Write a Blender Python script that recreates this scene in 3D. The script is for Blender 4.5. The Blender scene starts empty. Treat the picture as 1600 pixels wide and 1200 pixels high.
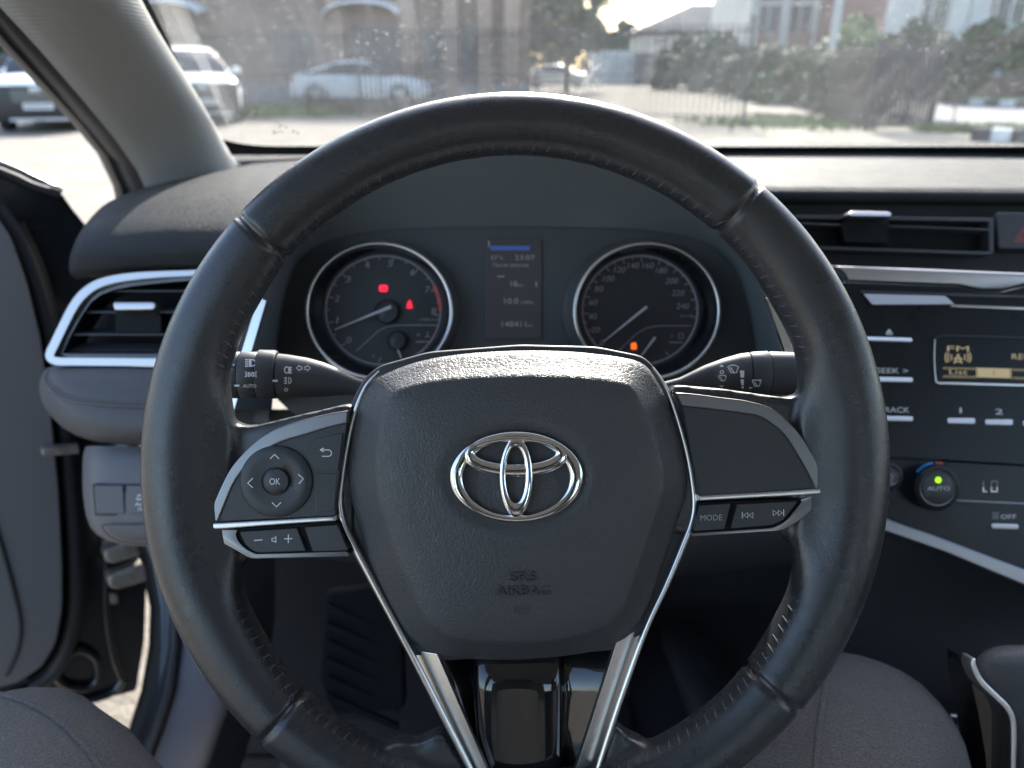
import bpy, bmesh, math, random
from mathutils import Vector, Matrix
rad = math.radians
random.seed(7)
scene = bpy.context.scene
# ------------------------------------------------------------------ camera
FPX = 1200.0                       # focal length in photo pixels (1600 wide)
PITCH = rad(22.3)
CAM = Vector((0.0, 0.0, 1.18))
cp, sp = math.cos(PITCH), math.sin(PITCH)
RIGHT = Vector((1, 0, 0)); FWD = Vector((0, cp, -sp)); UP = Vector((0, sp, cp))
cam_d = bpy.data.cameras.new("camera"); cam = bpy.data.objects.new("camera", cam_d)
scene.collection.objects.link(cam); scene.camera = cam
cam.location = CAM; cam.rotation_euler = (math.pi/2 - PITCH, 0, 0)
cam_d.sensor_width = 36; cam_d.sensor_fit = 'HORIZONTAL'; cam_d.lens = 27
cam_d.clip_start = 0.02; cam_d.clip_end = 3000
cam_d.dof.use_dof = True; cam_d.dof.focus_distance = 0.385; cam_d.dof.aperture_fstop = 7.5
# ------------------------------------------------------------------ world, sun, exposure
SUN_EL = rad(31.5); SUN_AZ = rad(9)          # azimuth: from straight ahead (+Y) towards the right (+X)
world = bpy.data.worlds.new("World"); scene.world = world; world.use_nodes = True
wn = world.node_tree.nodes; wl = world.node_tree.links
sky = wn.new('ShaderNodeTexSky'); sky.sky_type = 'NISHITA'; sky.sun_disc = False
sky.sun_elevation = SUN_EL; sky.sun_rotation = SUN_AZ
sky.air_density = 1.0; sky.dust_density = 2.4; sky.ozone_density = 1.0
wl.new(sky.outputs[0], wn['Background'].inputs[0]); wn['Background'].inputs[1].default_value = 0.15
sd = bpy.data.lights.new("sun", 'SUN'); sd.energy = 3.1; sd.angle = rad(0.55); sd.color = (1, 0.96, 0.90)
sun = bpy.data.objects.new("sun", sd); scene.collection.objects.link(sun)
sdir = Vector((math.sin(SUN_AZ)*math.cos(SUN_EL), math.cos(SUN_AZ)*math.cos(SUN_EL), math.sin(SUN_EL)))
sun.rotation_euler = sdir.to_track_quat('Z', 'Y').to_euler(); sun.location = (0, 0, 30)
scene.view_settings.view_transform = 'Standard'; scene.view_settings.look = 'None'
scene.view_settings.exposure = 2.15; scene.view_settings.gamma = 1.0
scene.view_settings.use_curve_mapping = False
scene.render.engine = 'CYCLES'
scene.cycles.use_denoising = True
scene.cycles.max_bounces = 10; scene.cycles.diffuse_bounces = 6; scene.cycles.glossy_bounces = 5
scene.cycles.transparent_max_bounces = 16
scene.cycles.sample_clamp_indirect = 8

# ------------------------------------------------------------------ helpers
COL = scene.collection
def P(x, y, d):                                  # photo pixel + distance along the lens axis -> point
    if callable(d): d = d(x, y)
    return CAM + RIGHT*((x-800)/FPX*d) + UP*((600-y)/FPX*d) + FWD*d
def ray(x, y): return (RIGHT*((x-800)/FPX) + UP*((600-y)/FPX) + FWD)
def G(x, y, z=0.0):                              # pixel on the ground
    r = ray(x, y); t = (z-CAM.z)/r.z
    return CAM + r*t
def AY(x, y, Y):                                 # pixel on the upright plane at forward distance Y
    r = ray(x, y); return CAM + r*(Y/r.y)
def PL(x, y, o, n):
    r = ray(x, y); return CAM + r*((o-CAM).dot(n)/r.dot(n))

MATS = {}
def M(name, col, rough=0.5, metal=0.0, spec=0.5, bump=None, var=None, emit=None, coat=0.0, rvar=0.0, aniso=None, sheen=0.0):
    if name in MATS: return MATS[name]
    m = bpy.data.materials.new(name); m.use_nodes = True
    n = m.node_tree.nodes; l = m.node_tree.links; b = n['Principled BSDF']
    b.inputs['Base Color'].default_value = (*col, 1); b.inputs['Roughness'].default_value = rough
    b.inputs['Metallic'].default_value = metal; b.inputs['Specular IOR Level'].default_value = spec
    b.inputs['Coat Weight'].default_value = coat; b.inputs['Coat Roughness'].default_value = 0.05
    if sheen: b.inputs['Sheen Weight'].default_value = sheen; b.inputs['Sheen Roughness'].default_value = 0.4
    tc = n.new('ShaderNodeTexCoord')
    if var or rvar:
        nz = n.new('ShaderNodeTexNoise'); nz.inputs['Scale'].default_value = var[0] if var else 40
        nz.inputs['Detail'].default_value = 6; nz.inputs['Roughness'].default_value = .65
        l.new(tc.outputs['Object'], nz.inputs['Vector'])
        if var:
            mx = n.new('ShaderNodeMix'); mx.data_type = 'RGBA'
            a = var[1]; c2 = var[2] if len(var) > 2 else None
            mx.inputs[6].default_value = (*[max(0, c*(1-a)) for c in col], 1)
            mx.inputs[7].default_value = (*(c2 if c2 else [c*(1+a) for c in col]), 1)
            rp = n.new('ShaderNodeMapRange'); rp.inputs[1].default_value = .3; rp.inputs[2].default_value = .7
            l.new(nz.outputs['Fac'], rp.inputs[0]); l.new(rp.outputs[0], mx.inputs[0]); l.new(mx.outputs[2], b.inputs['Base Color'])
        if rvar:
            mr = n.new('ShaderNodeMapRange'); mr.inputs[1].default_value = .3; mr.inputs[2].default_value = .7
            mr.inputs[3].default_value = max(.02, rough-rvar); mr.inputs[4].default_value = min(1, rough+rvar)
            l.new(nz.outputs['Fac'], mr.inputs[0]); l.new(mr.outputs[0], b.inputs['Roughness'])
    if bump:
        kind, sc, st, dist = bump
        bp = n.new('ShaderNodeBump'); bp.inputs['Strength'].default_value = st; bp.inputs['Distance'].default_value = dist
        if kind == 'leather':
            v = n.new('ShaderNodeTexVoronoi'); v.feature = 'DISTANCE_TO_EDGE'; v.inputs['Scale'].default_value = sc
            nn = n.new('ShaderNodeTexNoise'); nn.inputs['Scale'].default_value = sc*.6; nn.inputs['Detail'].default_value = 2
            ad = n.new('ShaderNodeMixRGB'); ad.blend_type = 'LINEAR_LIGHT'; ad.inputs[0].default_value = .9/sc*1.2
            l.new(tc.outputs['Object'], nn.inputs['Vector']); l.new(tc.outputs['Object'], ad.inputs[1]); l.new(nn.outputs['Color'], ad.inputs[2])
            l.new(ad.outputs[0], v.inputs['Vector'])
            r2 = n.new('ShaderNodeMapRange'); r2.inputs[1].default_value = 0; r2.inputs[2].default_value = .22; r2.interpolation_type = 'SMOOTHSTEP'
            l.new(v.outputs['Distance'], r2.inputs[0]); l.new(r2.outputs[0], bp.inputs['Height'])
        elif kind == 'rib':
            w1 = n.new('ShaderNodeTexWave'); w1.inputs['Scale'].default_value = sc; w1.bands_direction = 'Z'; w1.inputs['Distortion'].default_value = .3
            l.new(tc.outputs['Object'], w1.inputs['Vector'])
            v = n.new('ShaderNodeTexNoise'); v.inputs['Scale'].default_value = 900; l.new(tc.outputs['Object'], v.inputs['Vector'])
            mu = n.new('ShaderNodeMath'); mu.operation = 'MULTIPLY'; l.new(w1.outputs['Fac'], mu.inputs[0]); l.new(v.outputs['Fac'], mu.inputs[1]); l.new(mu.outputs[0], bp.inputs['Height'])
        elif kind == 'hide':
            v = n.new('ShaderNodeTexVoronoi'); v.feature = 'DISTANCE_TO_EDGE'; v.inputs['Scale'].default_value = sc; l.new(tc.outputs['Object'], v.inputs['Vector'])
            r2 = n.new('ShaderNodeMapRange'); r2.inputs[2].default_value = .25; l.new(v.outputs['Distance'], r2.inputs[0])
            v2 = n.new('ShaderNodeTexNoise'); v2.inputs['Scale'].default_value = 55; v2.inputs['Detail'].default_value = 5; v2.inputs['Distortion'].default_value = 1.5; l.new(tc.outputs['Object'], v2.inputs['Vector'])
            mu = n.new('ShaderNodeMath'); mu.operation = 'MULTIPLY_ADD'; mu.inputs[1].default_value = 5.0; l.new(v2.outputs['Fac'], mu.inputs[0]); l.new(r2.outputs[0], mu.inputs[2]); l.new(mu.outputs[0], bp.inputs['Height'])
        elif kind == 'noise':
            v = n.new('ShaderNodeTexNoise'); v.inputs['Scale'].default_value = sc; v.inputs['Detail'].default_value = 4
            l.new(tc.outputs['Object'], v.inputs['Vector']); l.new(v.outputs['Fac'], bp.inputs['Height'])
        elif kind == 'weave':
            w1 = n.new('ShaderNodeTexWave'); w1.inputs['Scale'].default_value = sc; w1.bands_direction = 'X'; w1.inputs['Distortion'].default_value = 1.2; w1.inputs['Detail Scale'].default_value = 3
            w2 = n.new('ShaderNodeTexWave'); w2.inputs['Scale'].default_value = sc; w2.bands_direction = 'Z'; w2.inputs['Distortion'].default_value = 1.2; w2.inputs['Detail Scale'].default_value = 3
            mu = n.new('ShaderNodeMath'); mu.operation = 'MULTIPLY'
            l.new(tc.outputs['Object'], w1.inputs['Vector']); l.new(tc.outputs['Object'], w2.inputs['Vector'])
            l.new(w1.outputs['Fac'], mu.inputs[0]); l.new(w2.outputs['Fac'], mu.inputs[1]); l.new(mu.outputs[0], bp.inputs['Height'])
        l.new(bp.outputs[0], b.inputs['Normal'])
    if emit:
        b.inputs['Emission Color'].default_value = (*emit[0], 1); b.inputs['Emission Strength'].default_value = emit[1]
    MATS[name] = m; return m

ORG = {}
def thing(name, label, cat, base=(0, 0, 0), group=None):
    o = bpy.data.objects.new(name, None); COL.objects.link(o); o.location = base; o.empty_display_size = .05
    o['label'] = label; o['category'] = cat
    if group: o['group'] = group
    ORG[o.name] = Vector(base); return o
def tag(o, label=None, cat=None, group=None, kind=None):
    if label: o['label'] = label
    if cat: o['category'] = cat
    if group: o['group'] = group
    if kind: o['kind'] = kind
    return o
def obj(name, bm, mat, parent=None, smooth=35, base=None, kind=None, label=None):
    """link a bmesh (world coordinates) as ONE mesh object"""
    me = bpy.data.meshes.new(name)
    org = ORG[parent.name] if parent is not None else Vector(base if base is not None else (0, 0, 0))
    bmesh.ops.transform(bm, matrix=Matrix.Translation(-org), verts=bm.verts)
    bm.to_mesh(me); bm.free()
    if smooth:
        for p in me.polygons: p.use_smooth = True
        if smooth < 180: me.set_sharp_from_angle(angle=rad(smooth))
    for mm in (mat if isinstance(mat, (list, tuple)) else [mat]): me.materials.append(mm)
    o = bpy.data.objects.new(name, me); COL.objects.link(o)
    if parent is not None: o.parent = parent
    else: o.location = org
    if kind: o['kind'] = kind
    if label: o['label'] = label
    ORG[o.name] = org; return o
def copy_tree(o, parent=None):
    c = o.copy(); COL.objects.link(c); c.parent = parent; ORG[c.name] = ORG[o.name]
    for ch in list(o.children): copy_tree(ch, c)
    return c

# --- outlines in photo pixels
def rnd(pts, r=6, seg=4):
    out = []; n = len(pts)
    for i in range(n):
        p0 = Vector(pts[i-1][:2]); p1 = Vector(pts[i][:2]); p2 = Vector(pts[(i+1) % n][:2])
        rr = pts[i][2] if len(pts[i]) > 2 else r
        a = (p0-p1); b = (p2-p1); la, lb = a.length, b.length
        if rr <= 0 or la < 1e-6 or lb < 1e-6: out.append((p1.x, p1.y)); continue
        k = min(rr, la*.48, lb*.48); A = p1+a/la*k; B = p1+b/lb*k
        for j in range(seg+1):
            t = j/seg; q = A*(1-t)**2 + p1*2*t*(1-t) + B*t*t; out.append((q.x, q.y))
    return out
def cr(pts, seg=6, closed=False):
    """catmull-rom through points of any dimension"""
    n = len(pts); out = []
    V = [Vector(p) for p in pts]
    rng = range(n if closed else n-1)
    for i in rng:
        p1 = V[i]; p2 = V[(i+1) % n]
        p0 = V[i-1] if (closed or i > 0) else p1*2-p2
        p3 = V[(i+2) % n] if (closed or i+2 < n) else p2*2-p1
        for j in range(seg):
            t = j/seg
            out.append(0.5*((2*p1)+(p2-p0)*t+(2*p0-5*p1+4*p2-p3)*t*t+(3*p1-p0-3*p2+p3)*t**3))
    if not closed: out.append(V[-1].copy())
    return out
def arc(cx, cy, rx, ry=None, a0=0, a1=360, n=48):
    ry = rx if ry is None else ry; full = abs(a1-a0) >= 360; m = n if full else n+1
    return [(cx+rx*math.cos(rad(a0+(a1-a0)*i/n)), cy-ry*math.sin(rad(a0+(a1-a0)*i/n))) for i in range(m)]
def area2(p): return sum(p[i-1][0]*p[i][1]-p[i][0]*p[i-1][1] for i in range(len(p)))
def bm_plate(bm, front, back_vec, bevel=0.0, seg=2):
    """closed prism: front = world points, back offset by back_vec; front rim bevelled"""
    vs = [bm.verts.new(p) for p in front]; bk = [bm.verts.new(Vector(p)+back_vec) for p in front]; n = len(vs)
    fs = [bm.faces.new(vs), bm.faces.new(list(reversed(bk)))]
    for i in range(n): fs.append(bm.faces.new((vs[i-1], bk[i-1], bk[i], vs[i])))
    bmesh.ops.recalc_face_normals(bm, faces=fs)
    if bevel > 0:
        bmesh.ops.bevel(bm, geom=list(fs[0].edges), offset=bevel, segments=seg, profile=.6, affect='EDGES', clamp_overlap=True)
def plate(name, pts, d, thick, mat, parent, bevel=.0008, seg=2, smooth=40, back=None, label=None, base=None):
    bm = bmesh.new()
    if area2(pts) > 0: pts = list(reversed(pts))
    bm_plate(bm, [P(p[0], p[1], d) for p in pts], (back if back is not None else FWD)*thick, bevel, seg)
    return flat_front(obj(name, bm, mat, parent, smooth, base=base, label=label))
def flat_front(o):
    """keep the broad flat face of a bevelled plate flat-shaded"""
    me = o.data; big = max(me.polygons, key=lambda p: p.area); em = {e.key: e for e in me.edges}
    for p in me.polygons:
        if p.area > big.area*.5:
            for k in p.edge_keys: em[k].use_edge_sharp = True
    return o
def bm_loft(bm, rows, close_u=False, close_v=False, cap0=False, cap1=False):
    """rows: list of lists of Vectors (same length)"""
    R = [[bm.verts.new(p) for p in r] for r in rows]; m = len(R); n = len(R[0])
    for i in range(m if close_v else m-1):
        a = R[i]; b = R[(i+1) % m]
        for j in range(n if close_u else n-1):
            k = (j+1) % n
            try: bm.faces.new((a[j], a[k], b[k], b[j]))
            except ValueError: pass
    if cap0: bm.faces.new(list(reversed(R[0])))
    if cap1: bm.faces.new(R[-1])
    return R
def loft(name, rows, mat, parent=None, close_u=False, close_v=False, cap0=False, cap1=False, smooth=50, solid=0, base=None, label=None):
    bm = bmesh.new(); bm_loft(bm, rows, close_u, close_v, cap0, cap1)
    bmesh.ops.recalc_face_normals(bm, faces=list(bm.faces))
    if solid: bmesh.ops.solidify(bm, geom=list(bm.faces), thickness=solid)
    return obj(name, bm, mat, parent, smooth, base=base, label=label)
def bm_tube(bm, pts, r, seg=8, closed=False, caps=True, squash=None):
    pts = [Vector(p) for p in pts]; n = len(pts); rows = []
    prev = None
    for i, p in enumerate(pts):
        if closed: t = pts[(i+1) % n]-pts[i-1]
        else: t = pts[min(i+1, n-1)]-pts[max(i-1, 0)]
        t.normalize()
        if prev is None:
            a = Vector((0, 0, 1)) if abs(t.z) < .9 else Vector((1, 0, 0)); u = (a-t*a.dot(t)).normalized()
        else: u = (prev-t*prev.dot(t)).normalized()
        prev = u; v = t.cross(u); rr = r[i] if isinstance(r, (list, tuple)) else r
        rows.append([p+(u*math.cos(2*math.pi*k/seg)+v*math.sin(2*math.pi*k/seg))*rr for k in range(seg)])
    bm_loft(bm, rows, close_u=True, close_v=closed, cap0=caps and not closed, cap1=caps and not closed)
def tube(name, pts, r, mat, parent=None, seg=8, closed=False, base=None, smooth=60, label=None):
    bm = bmesh.new(); bm_tube(bm, pts, r, seg, closed)
    bmesh.ops.recalc_face_normals(bm, faces=list(bm.faces))
    return obj(name, bm, mat, parent, smooth, base=base, label=label)
def bm_box(bm, c, s, rot=None, bevel=0, seg=2):
    r = bmesh.ops.create_cube(bm, size=1); vs = r['verts']
    bmesh.ops.scale(bm, vec=Vector(s), verts=vs)
    if bevel: 
        ed = list({e for v in vs for e in v.link_edges})
        rb = bmesh.ops.bevel(bm, geom=ed, offset=bevel, segments=seg, profile=.6, affect='EDGES', clamp_overlap=True)
        vs = list({v for f in rb['faces'] for v in f.verts} | {v for v in vs if v.is_valid})
    if rot is not None: bmesh.ops.rotate(bm, cent=(0, 0, 0), matrix=rot, verts=vs)
    bmesh.ops.translate(bm, vec=Vector(c), verts=vs)
def box(name, c, s, mat, parent=None, rot=None, bevel=0, seg=2, base=None, smooth=40, label=None):
    bm = bmesh.new(); bm_box(bm, c, s, rot, bevel, seg); return obj(name, bm, mat, parent, smooth, base=base, label=label)
def bm_strokes(bm, lines, w, d, lift=.0003):
    """flat ribbons of width w px along pixel polylines, laid on depth d"""
    for ln in lines:
        pts = [Vector((p[0], p[1])) for p in ln]; n = len(pts); closed = n > 3 and (pts[0]-pts[-1]).length < .01
        L = []; Rr = []
        for i, p in enumerate(pts):
            if closed: t = pts[(i+1) % (n-1)]-pts[i-1 if i > 0 else n-2]
            else: t = pts[min(i+1, n-1)]-pts[max(i-1, 0)]
            if t.length < 1e-6: t = Vector((1, 0))
            t.normalize(); q = Vector((-t.y, t.x))*w/2
            dd = (lambda x, y: (d(x, y) if callable(d) else d)-lift)
            L.append(bm.verts.new(P(p.x+q.x, p.y+q.y, dd))); Rr.append(bm.verts.new(P(p.x-q.x, p.y-q.y, dd)))
        for i in range(n-1): bm.faces.new((L[i], L[i+1], Rr[i+1], Rr[i]))
def strokes(name, lines, w, d, mat, parent, lift=.0003):
    bm = bmesh.new(); bm_strokes(bm, lines, w, d, lift); bmesh.ops.recalc_face_normals(bm, faces=list(bm.faces))
    return obj(name, bm, mat, parent, 0)
def bm_poly(bm, pts, d, lift=.0003):
    dd = (lambda x, y: (d(x, y) if callable(d) else d)-lift)
    bm.faces.new([bm.verts.new(P(p[0], p[1], dd)) for p in pts])
_TX = {}
def text_geo(s):
    if s in _TX: return _TX[s]
    cu = bpy.data.curves.new("t", 'FONT'); cu.body = s; cu.resolution_u = 3
    o = bpy.data.objects.new("t", cu); COL.objects.link(o); bpy.context.view_layer.update()
    me = o.evaluated_get(bpy.context.evaluated_depsgraph_get()).to_mesh()
    vs = [(v.co.x, v.co.y) for v in me.vertices]; fs = [tuple(p.vertices) for p in me.polygons]
    o.evaluated_get(bpy.context.evaluated_depsgraph_get()).to_mesh_clear()
    bpy.data.objects.remove(o); bpy.data.curves.remove(cu)
    _TX[s] = (vs, fs); return _TX[s]
def bm_text(bm, s, cx, cy, h, d, w=None, shear=0, lift=.0003, emboss=0, rot=0, cap=.73, to=None):
    """text centred at pixel cx,cy; h = cap height in px; w = fit width in px"""
    vs, fs = text_geo(s)
    if not vs: return
    x0 = min(v[0] for v in vs); x1 = max(v[0] for v in vs)
    k = h/cap; kx = (w/(x1-x0)) if w else k; mx = (x0+x1)/2
    dd = (lambda x, y: (d(x, y) if callable(d) else d)-lift)
    cr_, sr_ = math.cos(rad(rot)), math.sin(rad(rot)); nv = []
    for (x, y) in vs:
        ax = (x-mx)*kx; ay = y*k-h/2; ax += shear*ay
        px = cx+ax*cr_-ay*sr_; py = cy-(ax*sr_+ay*cr_)
        nv.append(bm.verts.new(to(px, py) if to else P(px, py, dd)))
    nf = []
    for f in fs:
        try: nf.append(bm.faces.new([nv[i] for i in f]))
        except ValueError: pass
    if emboss:
        r = bmesh.ops.extrude_face_region(bm, geom=nf)
        bmesh.ops.translate(bm, vec=-FWD*emboss, verts=[g for g in r['geom'] if isinstance(g, bmesh.types.BMVert)])
def text(name, s, cx, cy, h, d, mat, parent, **k):
    bm = bmesh.new(); bm_text(bm, s, cx, cy, h, d, **k)
    bmesh.ops.recalc_face_normals(bm, faces=list(bm.faces)) if k.get('emboss') else None
    return obj(name, bm, mat, parent, 0)
def bm_disc(bm, cx, cy, r, d, n=24, lift=0):
    bm_poly(bm, arc(cx, cy, r, n=n), d, lift)
def ringloft(name, prof, d, mat, parent, n=64, smooth=60):
    """closed ring: prof = list of functions/tuples (cx,cy,rx,ry,depth) swept round, closed section"""
    rows = []
    for i in range(n):
        a = 2*math.pi*i/n
        rows.append([P(c[0]+c[2]*math.cos(a), c[1]-c[3]*math.sin(a), d-c[4]) for c in prof])
    return loft(name, rows, mat, parent, close_u=True, close_v=True, smooth=smooth)
# ------------------------------------------------------------------ materials (car)
m_leather = M('grip_leather', (.031, .033, .036), .285, bump=('hide', 1100, .14, .0004), rvar=.09, spec=.65)
m_vinyl = M('airbag_vinyl', (.060, .062, .066), .41, bump=('leather', 480, .31, .0005), rvar=.05)
m_letter = M('moulded_letters', (.042, .044, .048), .36)
m_void = M('vent_black', (.008, .009, .010), .7, spec=.2)
m_face = M('radio_face', (.011, .014, .016), .30, spec=.22, rvar=.04)
m_plast = M('matte_black_plastic', (.042, .045, .050), .5, bump=('noise', 1400, .1, .0004))
m_btn = M('button_plastic', (.036, .039, .044), .45, bump=('noise', 1800, .06, .0003))
m_gloss = M('piano_black', (.008, .009, .010), .07, spec=.5, coat=.6, rvar=.02)
m_rubber = M('seal_rubber', (.020, .021, .024), .6, bump=('noise', 700, .2, .0006))
m_satin = M('satin_silver', (.68, .67, .65), .28, metal=1)
m_brush = M('brushed_silver', (.74, .73, .71), .33, metal=1)
m_dsatin = M('dark_satin_metal', (.25, .25, .255), .34, metal=1)
m_chrome = M('chrome', (.80, .81, .82), .06, metal=1)
m_white = M('white_print', (.72, .74, .76), .5)
m_wdim = M('dim_print', (.34, .36, .38), .5)
m_dash = M('dash_grain', (.038, .040, .043), .68, bump=('leather', 520, .9, .0007), rvar=.06, spec=.15)
m_bolster = M('bolster_leather', (.080, .079, .083), .44, bump=('leather', 620, .6, .0005), rvar=.05)
m_lower = M('lower_dash_plastic', (.108, .104, .110), .5, bump=('noise', 1500, .25, .0005))
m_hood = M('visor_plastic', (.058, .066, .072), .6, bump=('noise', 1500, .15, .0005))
m_tunnel_glare = M('glare_lifted_plastic', (.130, .148, .158), .6, bump=('noise', 1500, .15, .0005))  # dark visor plastic, base colour lifted to blue-grey to imitate lens flare veil
m_thread = M('dark_thread', (.085, .085, .09), .7)
m_bthread = M('brown_thread', (.17, .125, .105), .8)
m_fabric = M('pillar_fabric', (.29, .29, .28), .85, bump=('rib', 110, .45, .0008))
m_headl = M('headliner_fabric', (.66, .65, .63), .9, bump=('noise', 900, .3, .0006))
m_seat = M('seat_fabric', (.05, .05, .055), .8, bump=('weave', 300, .4, .0006))
m_trous = M('grey_denim', (.064, .0635, .0645), .92, bump=('noise', 620, 1.0, .0014), var=(700, .5))
m_msatin = M('mid_satin_metal', (.46, .44, .43), .36, metal=1)
m_paint = M('black_car_paint', (.012, .013, .015), .22, coat=.5, rvar=.03)
m_doorp = M('door_panel_grey', (.150, .146, .150), .55, bump=('noise', 1500, .2, .0005))
m_carpet = M('carpet', (.030, .031, .034), .95, bump=('noise', 600, .6, .002))
m_rest = M('foot_rest_plastic', (.010, .011, .012), .8, spec=.2)
m_dial = M('dial_black', (.024, .026, .029), .45)
m_dialc = M('dial_print', (.30, .29, .33), .5)
m_needle = M('needle', (.50, .49, .50), .4)
m_red = M('red_lamp', (.6, .02, .05), .4, emit=((1, .015, .05), .28))
m_org = M('orange_lamp', (.7, .2, .02), .4, emit=((1, .12, .01), .30))
m_grn = M('green_led', (.4, .8, .02), .4, emit=((.38, 1, .0), .30))
m_lcd = M('lcd_dark', (.013, .016, .019), .28, spec=.22)
m_lcdon = M('lcd_amber', (.35, .29, .17), .4, emit=((.80, .62, .30), .07))
m_lcdw = M('lcd_white', (.5, .46, .44), .4, emit=((.9, .8, .76), .10))
m_tft = M('tft_panel', (.035, .037, .042), .35, emit=((.5, .5, .6), .004))
m_tfttext = M('tft_text', (.25, .26, .28), .5, emit=((.7, .72, .75), .012))
m_tftblue = M('tft_blue', (.06, .11, .30), .5, emit=((.1, .25, 1), .02))
m_red2 = M('hazard_red', (.62, .07, .06), .5)
m_blue2 = M('arc_blue', (.03, .17, .45), .4, emit=((.02, .2, .7), .04))
m_zinc = M('hinge_steel', (.30, .27, .24), .45, metal=.6, var=(60, .4))
# ------------------------------------------------------------------ steering wheel
DW = 0.388; WC = (805.0, 728.0)
wheel = thing('steering_wheel', 'black leather steering wheel with silver trimmed spokes and chrome emblem', 'steering wheel', P(805, 728, DW+.05))
def lerp_tab(tab, a):
    a = a % 360
    for i in range(len(tab)-1):
        if tab[i][0] <= a <= tab[i+1][0]:
            t = (a-tab[i][0])/(tab[i+1][0]-tab[i][0]); t = t*t*(3-2*t)
            return tab[i][1]+(tab[i+1][1]-tab[i][1])*t
WID = [(0, 116), (30, 104), (46, 96), (90, 92), (134, 96), (150, 104), (180, 116), (205, 108), (232, 96), (270, 96), (308, 97), (335, 108), (360, 116)]
def ss(x, a, b): t = max(0, min(1, (x-a)/(b-a))); return t*t*(3-2*t)
def swell(deg):                                  # leather swelling from the grips into the side spokes
    a = deg if deg < 270 else deg-360
    return max(ss(a, 160, 174)*(1-ss(a, 193, 208)), ss(a, -26, -11)*(1-ss(a, 7, 22)))
bm = bmesh.new(); rows = []
for i in range(220):
    th = 2*math.pi*i/220; deg = math.degrees(th); w = lerp_tab(WID, deg)/2; rc = 580-w
    row = []
    for k in range(28):
        a = 2*math.pi*k/28; ca, sa = math.cos(a), math.sin(a); e = 2/2.25
        x = math.copysign(abs(ca)**e, ca)*w; h = math.copysign(abs(sa)**e, sa)*.0168
        bl = swell(deg)
        if ca < 0 and bl > 0:
            tt = abs(x)/w; x *= 1+.45*bl
            if sa > 0: h = h*(1-bl)+bl*.0168*(1-.62*ss(tt, 0, 1))
        r = rc+x
        q = P(WC[0]+r*math.cos(th), WC[1]-r*math.sin(th), DW)-FWD*h
        row.append(q)
    rows.append(row)
bm_loft(bm, rows, close_u=True, close_v=True)
webL = [(238, 632), (300, 640), (336, 640), (350, 656), (372, 666), (400, 664), (480, 645), (552, 628), (552, 868), (402, 868), (384, 874), (375, 892), (340, 905), (255, 860)]
webR = [(1374, 600), (1310, 600), (1276, 602), (1258, 616), (1235, 622), (1200, 617), (1130, 607), (1048, 600), (1048, 838), (1200, 832), (1226, 836), (1240, 852), (1262, 878), (1352, 850)]
webBL = [(560, 1225), (612, 1163), (650, 1168), (690, 1148), (728, 1205), (800, 1300), (640, 1300)]
webBR = [(1050, 1225), (1010, 1165), (985, 1158), (962, 1132), (935, 1200), (810, 1300), (980, 1300)]
for w in (webL, webR, webBL, webBR):
    bm_plate(bm, [P(x, y, DW-.0015) for x, y in rnd(w, 10)], FWD*.016)
bmesh.ops.recalc_face_normals(bm, faces=list(bm.faces))
me = bpy.data.meshes.new('rim_tmp'); bm.to_mesh(me); bm.free()
ro = bpy.data.objects.new('rim_tmp', me); COL.objects.link(ro)
mr = ro.modifiers.new('r', 'REMESH'); mr.mode = 'VOXEL'; mr.voxel_size = .0016
ms = ro.modifiers.new('s', 'SMOOTH'); ms.factor = .5; ms.iterations = 20
bpy.context.view_layer.update(); dg = bpy.context.evaluated_depsgraph_get()
me2 = bpy.data.meshes.new_from_object(ro.evaluated_get(dg)); bpy.data.objects.remove(ro)
bm = bmesh.new(); bm.from_mesh(me2); bpy.data.meshes.remove(me2)
WO = P(WC[0], WC[1], DW); SEAMS = [rad(49.2), rad(137.6), rad(227.0), rad(319.2)]
pxm = DW/FPX
def wpol(co):
    q = co-WO; x = q.dot(RIGHT); y = q.dot(UP); h = -q.dot(FWD); return math.hypot(x, y), math.atan2(y, x) % (2*math.pi), h
# seam grooves
for s in SEAMS:
    for k in (-.0024, -.0012, 0, .0012, .0024):
        tdir = -RIGHT*math.sin(s)+UP*math.cos(s); pr_ = RIGHT*math.cos(s)+UP*math.sin(s)
        sel = [f for f in bm.faces if (f.calc_center_median()-WO).dot(pr_) > 440*pxm and abs((f.calc_center_median()-WO).dot(tdir)-k) < .004]
        gs = list(set(sel) | {e for f in sel for e in f.edges} | {v for f in sel for v in f.verts})
        bmesh.ops.bisect_plane(bm, geom=gs, plane_co=WO+tdir*k, plane_no=tdir, dist=1e-6)
for v in bm.verts:
    r, a, h = wpol(v.co)
    if r > 455*pxm:
        for s in SEAMS:
            dl = abs(math.sin(a-s))*r if math.cos(a-s) > 0 else 1
            if dl < .0026:
                cdir = WO+(RIGHT*math.cos(a)+UP*math.sin(a))*(580-48)*pxm
                k = max(0, 1-(dl/.0026)**2); v.co += (cdir-v.co).normalized()*.0016*k
bm.faces.ensure_lookup_table()
def rim_part(lo, hi):
    b2 = bm.copy(); kill = []
    for f in b2.faces:
        r, a, h = wpol(f.calc_center_median())
        if not (lo <= a < hi if lo < hi else (a >= lo or a < hi)): kill.append(f)
    bmesh.ops.delete(b2, geom=kill, context='FACES')
    return obj('rim_grip', b2, m_leather, wheel, 180)
for i in range(4): rim_part(SEAMS[i], SEAMS[(i+1) % 4])
bm.free()
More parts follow.
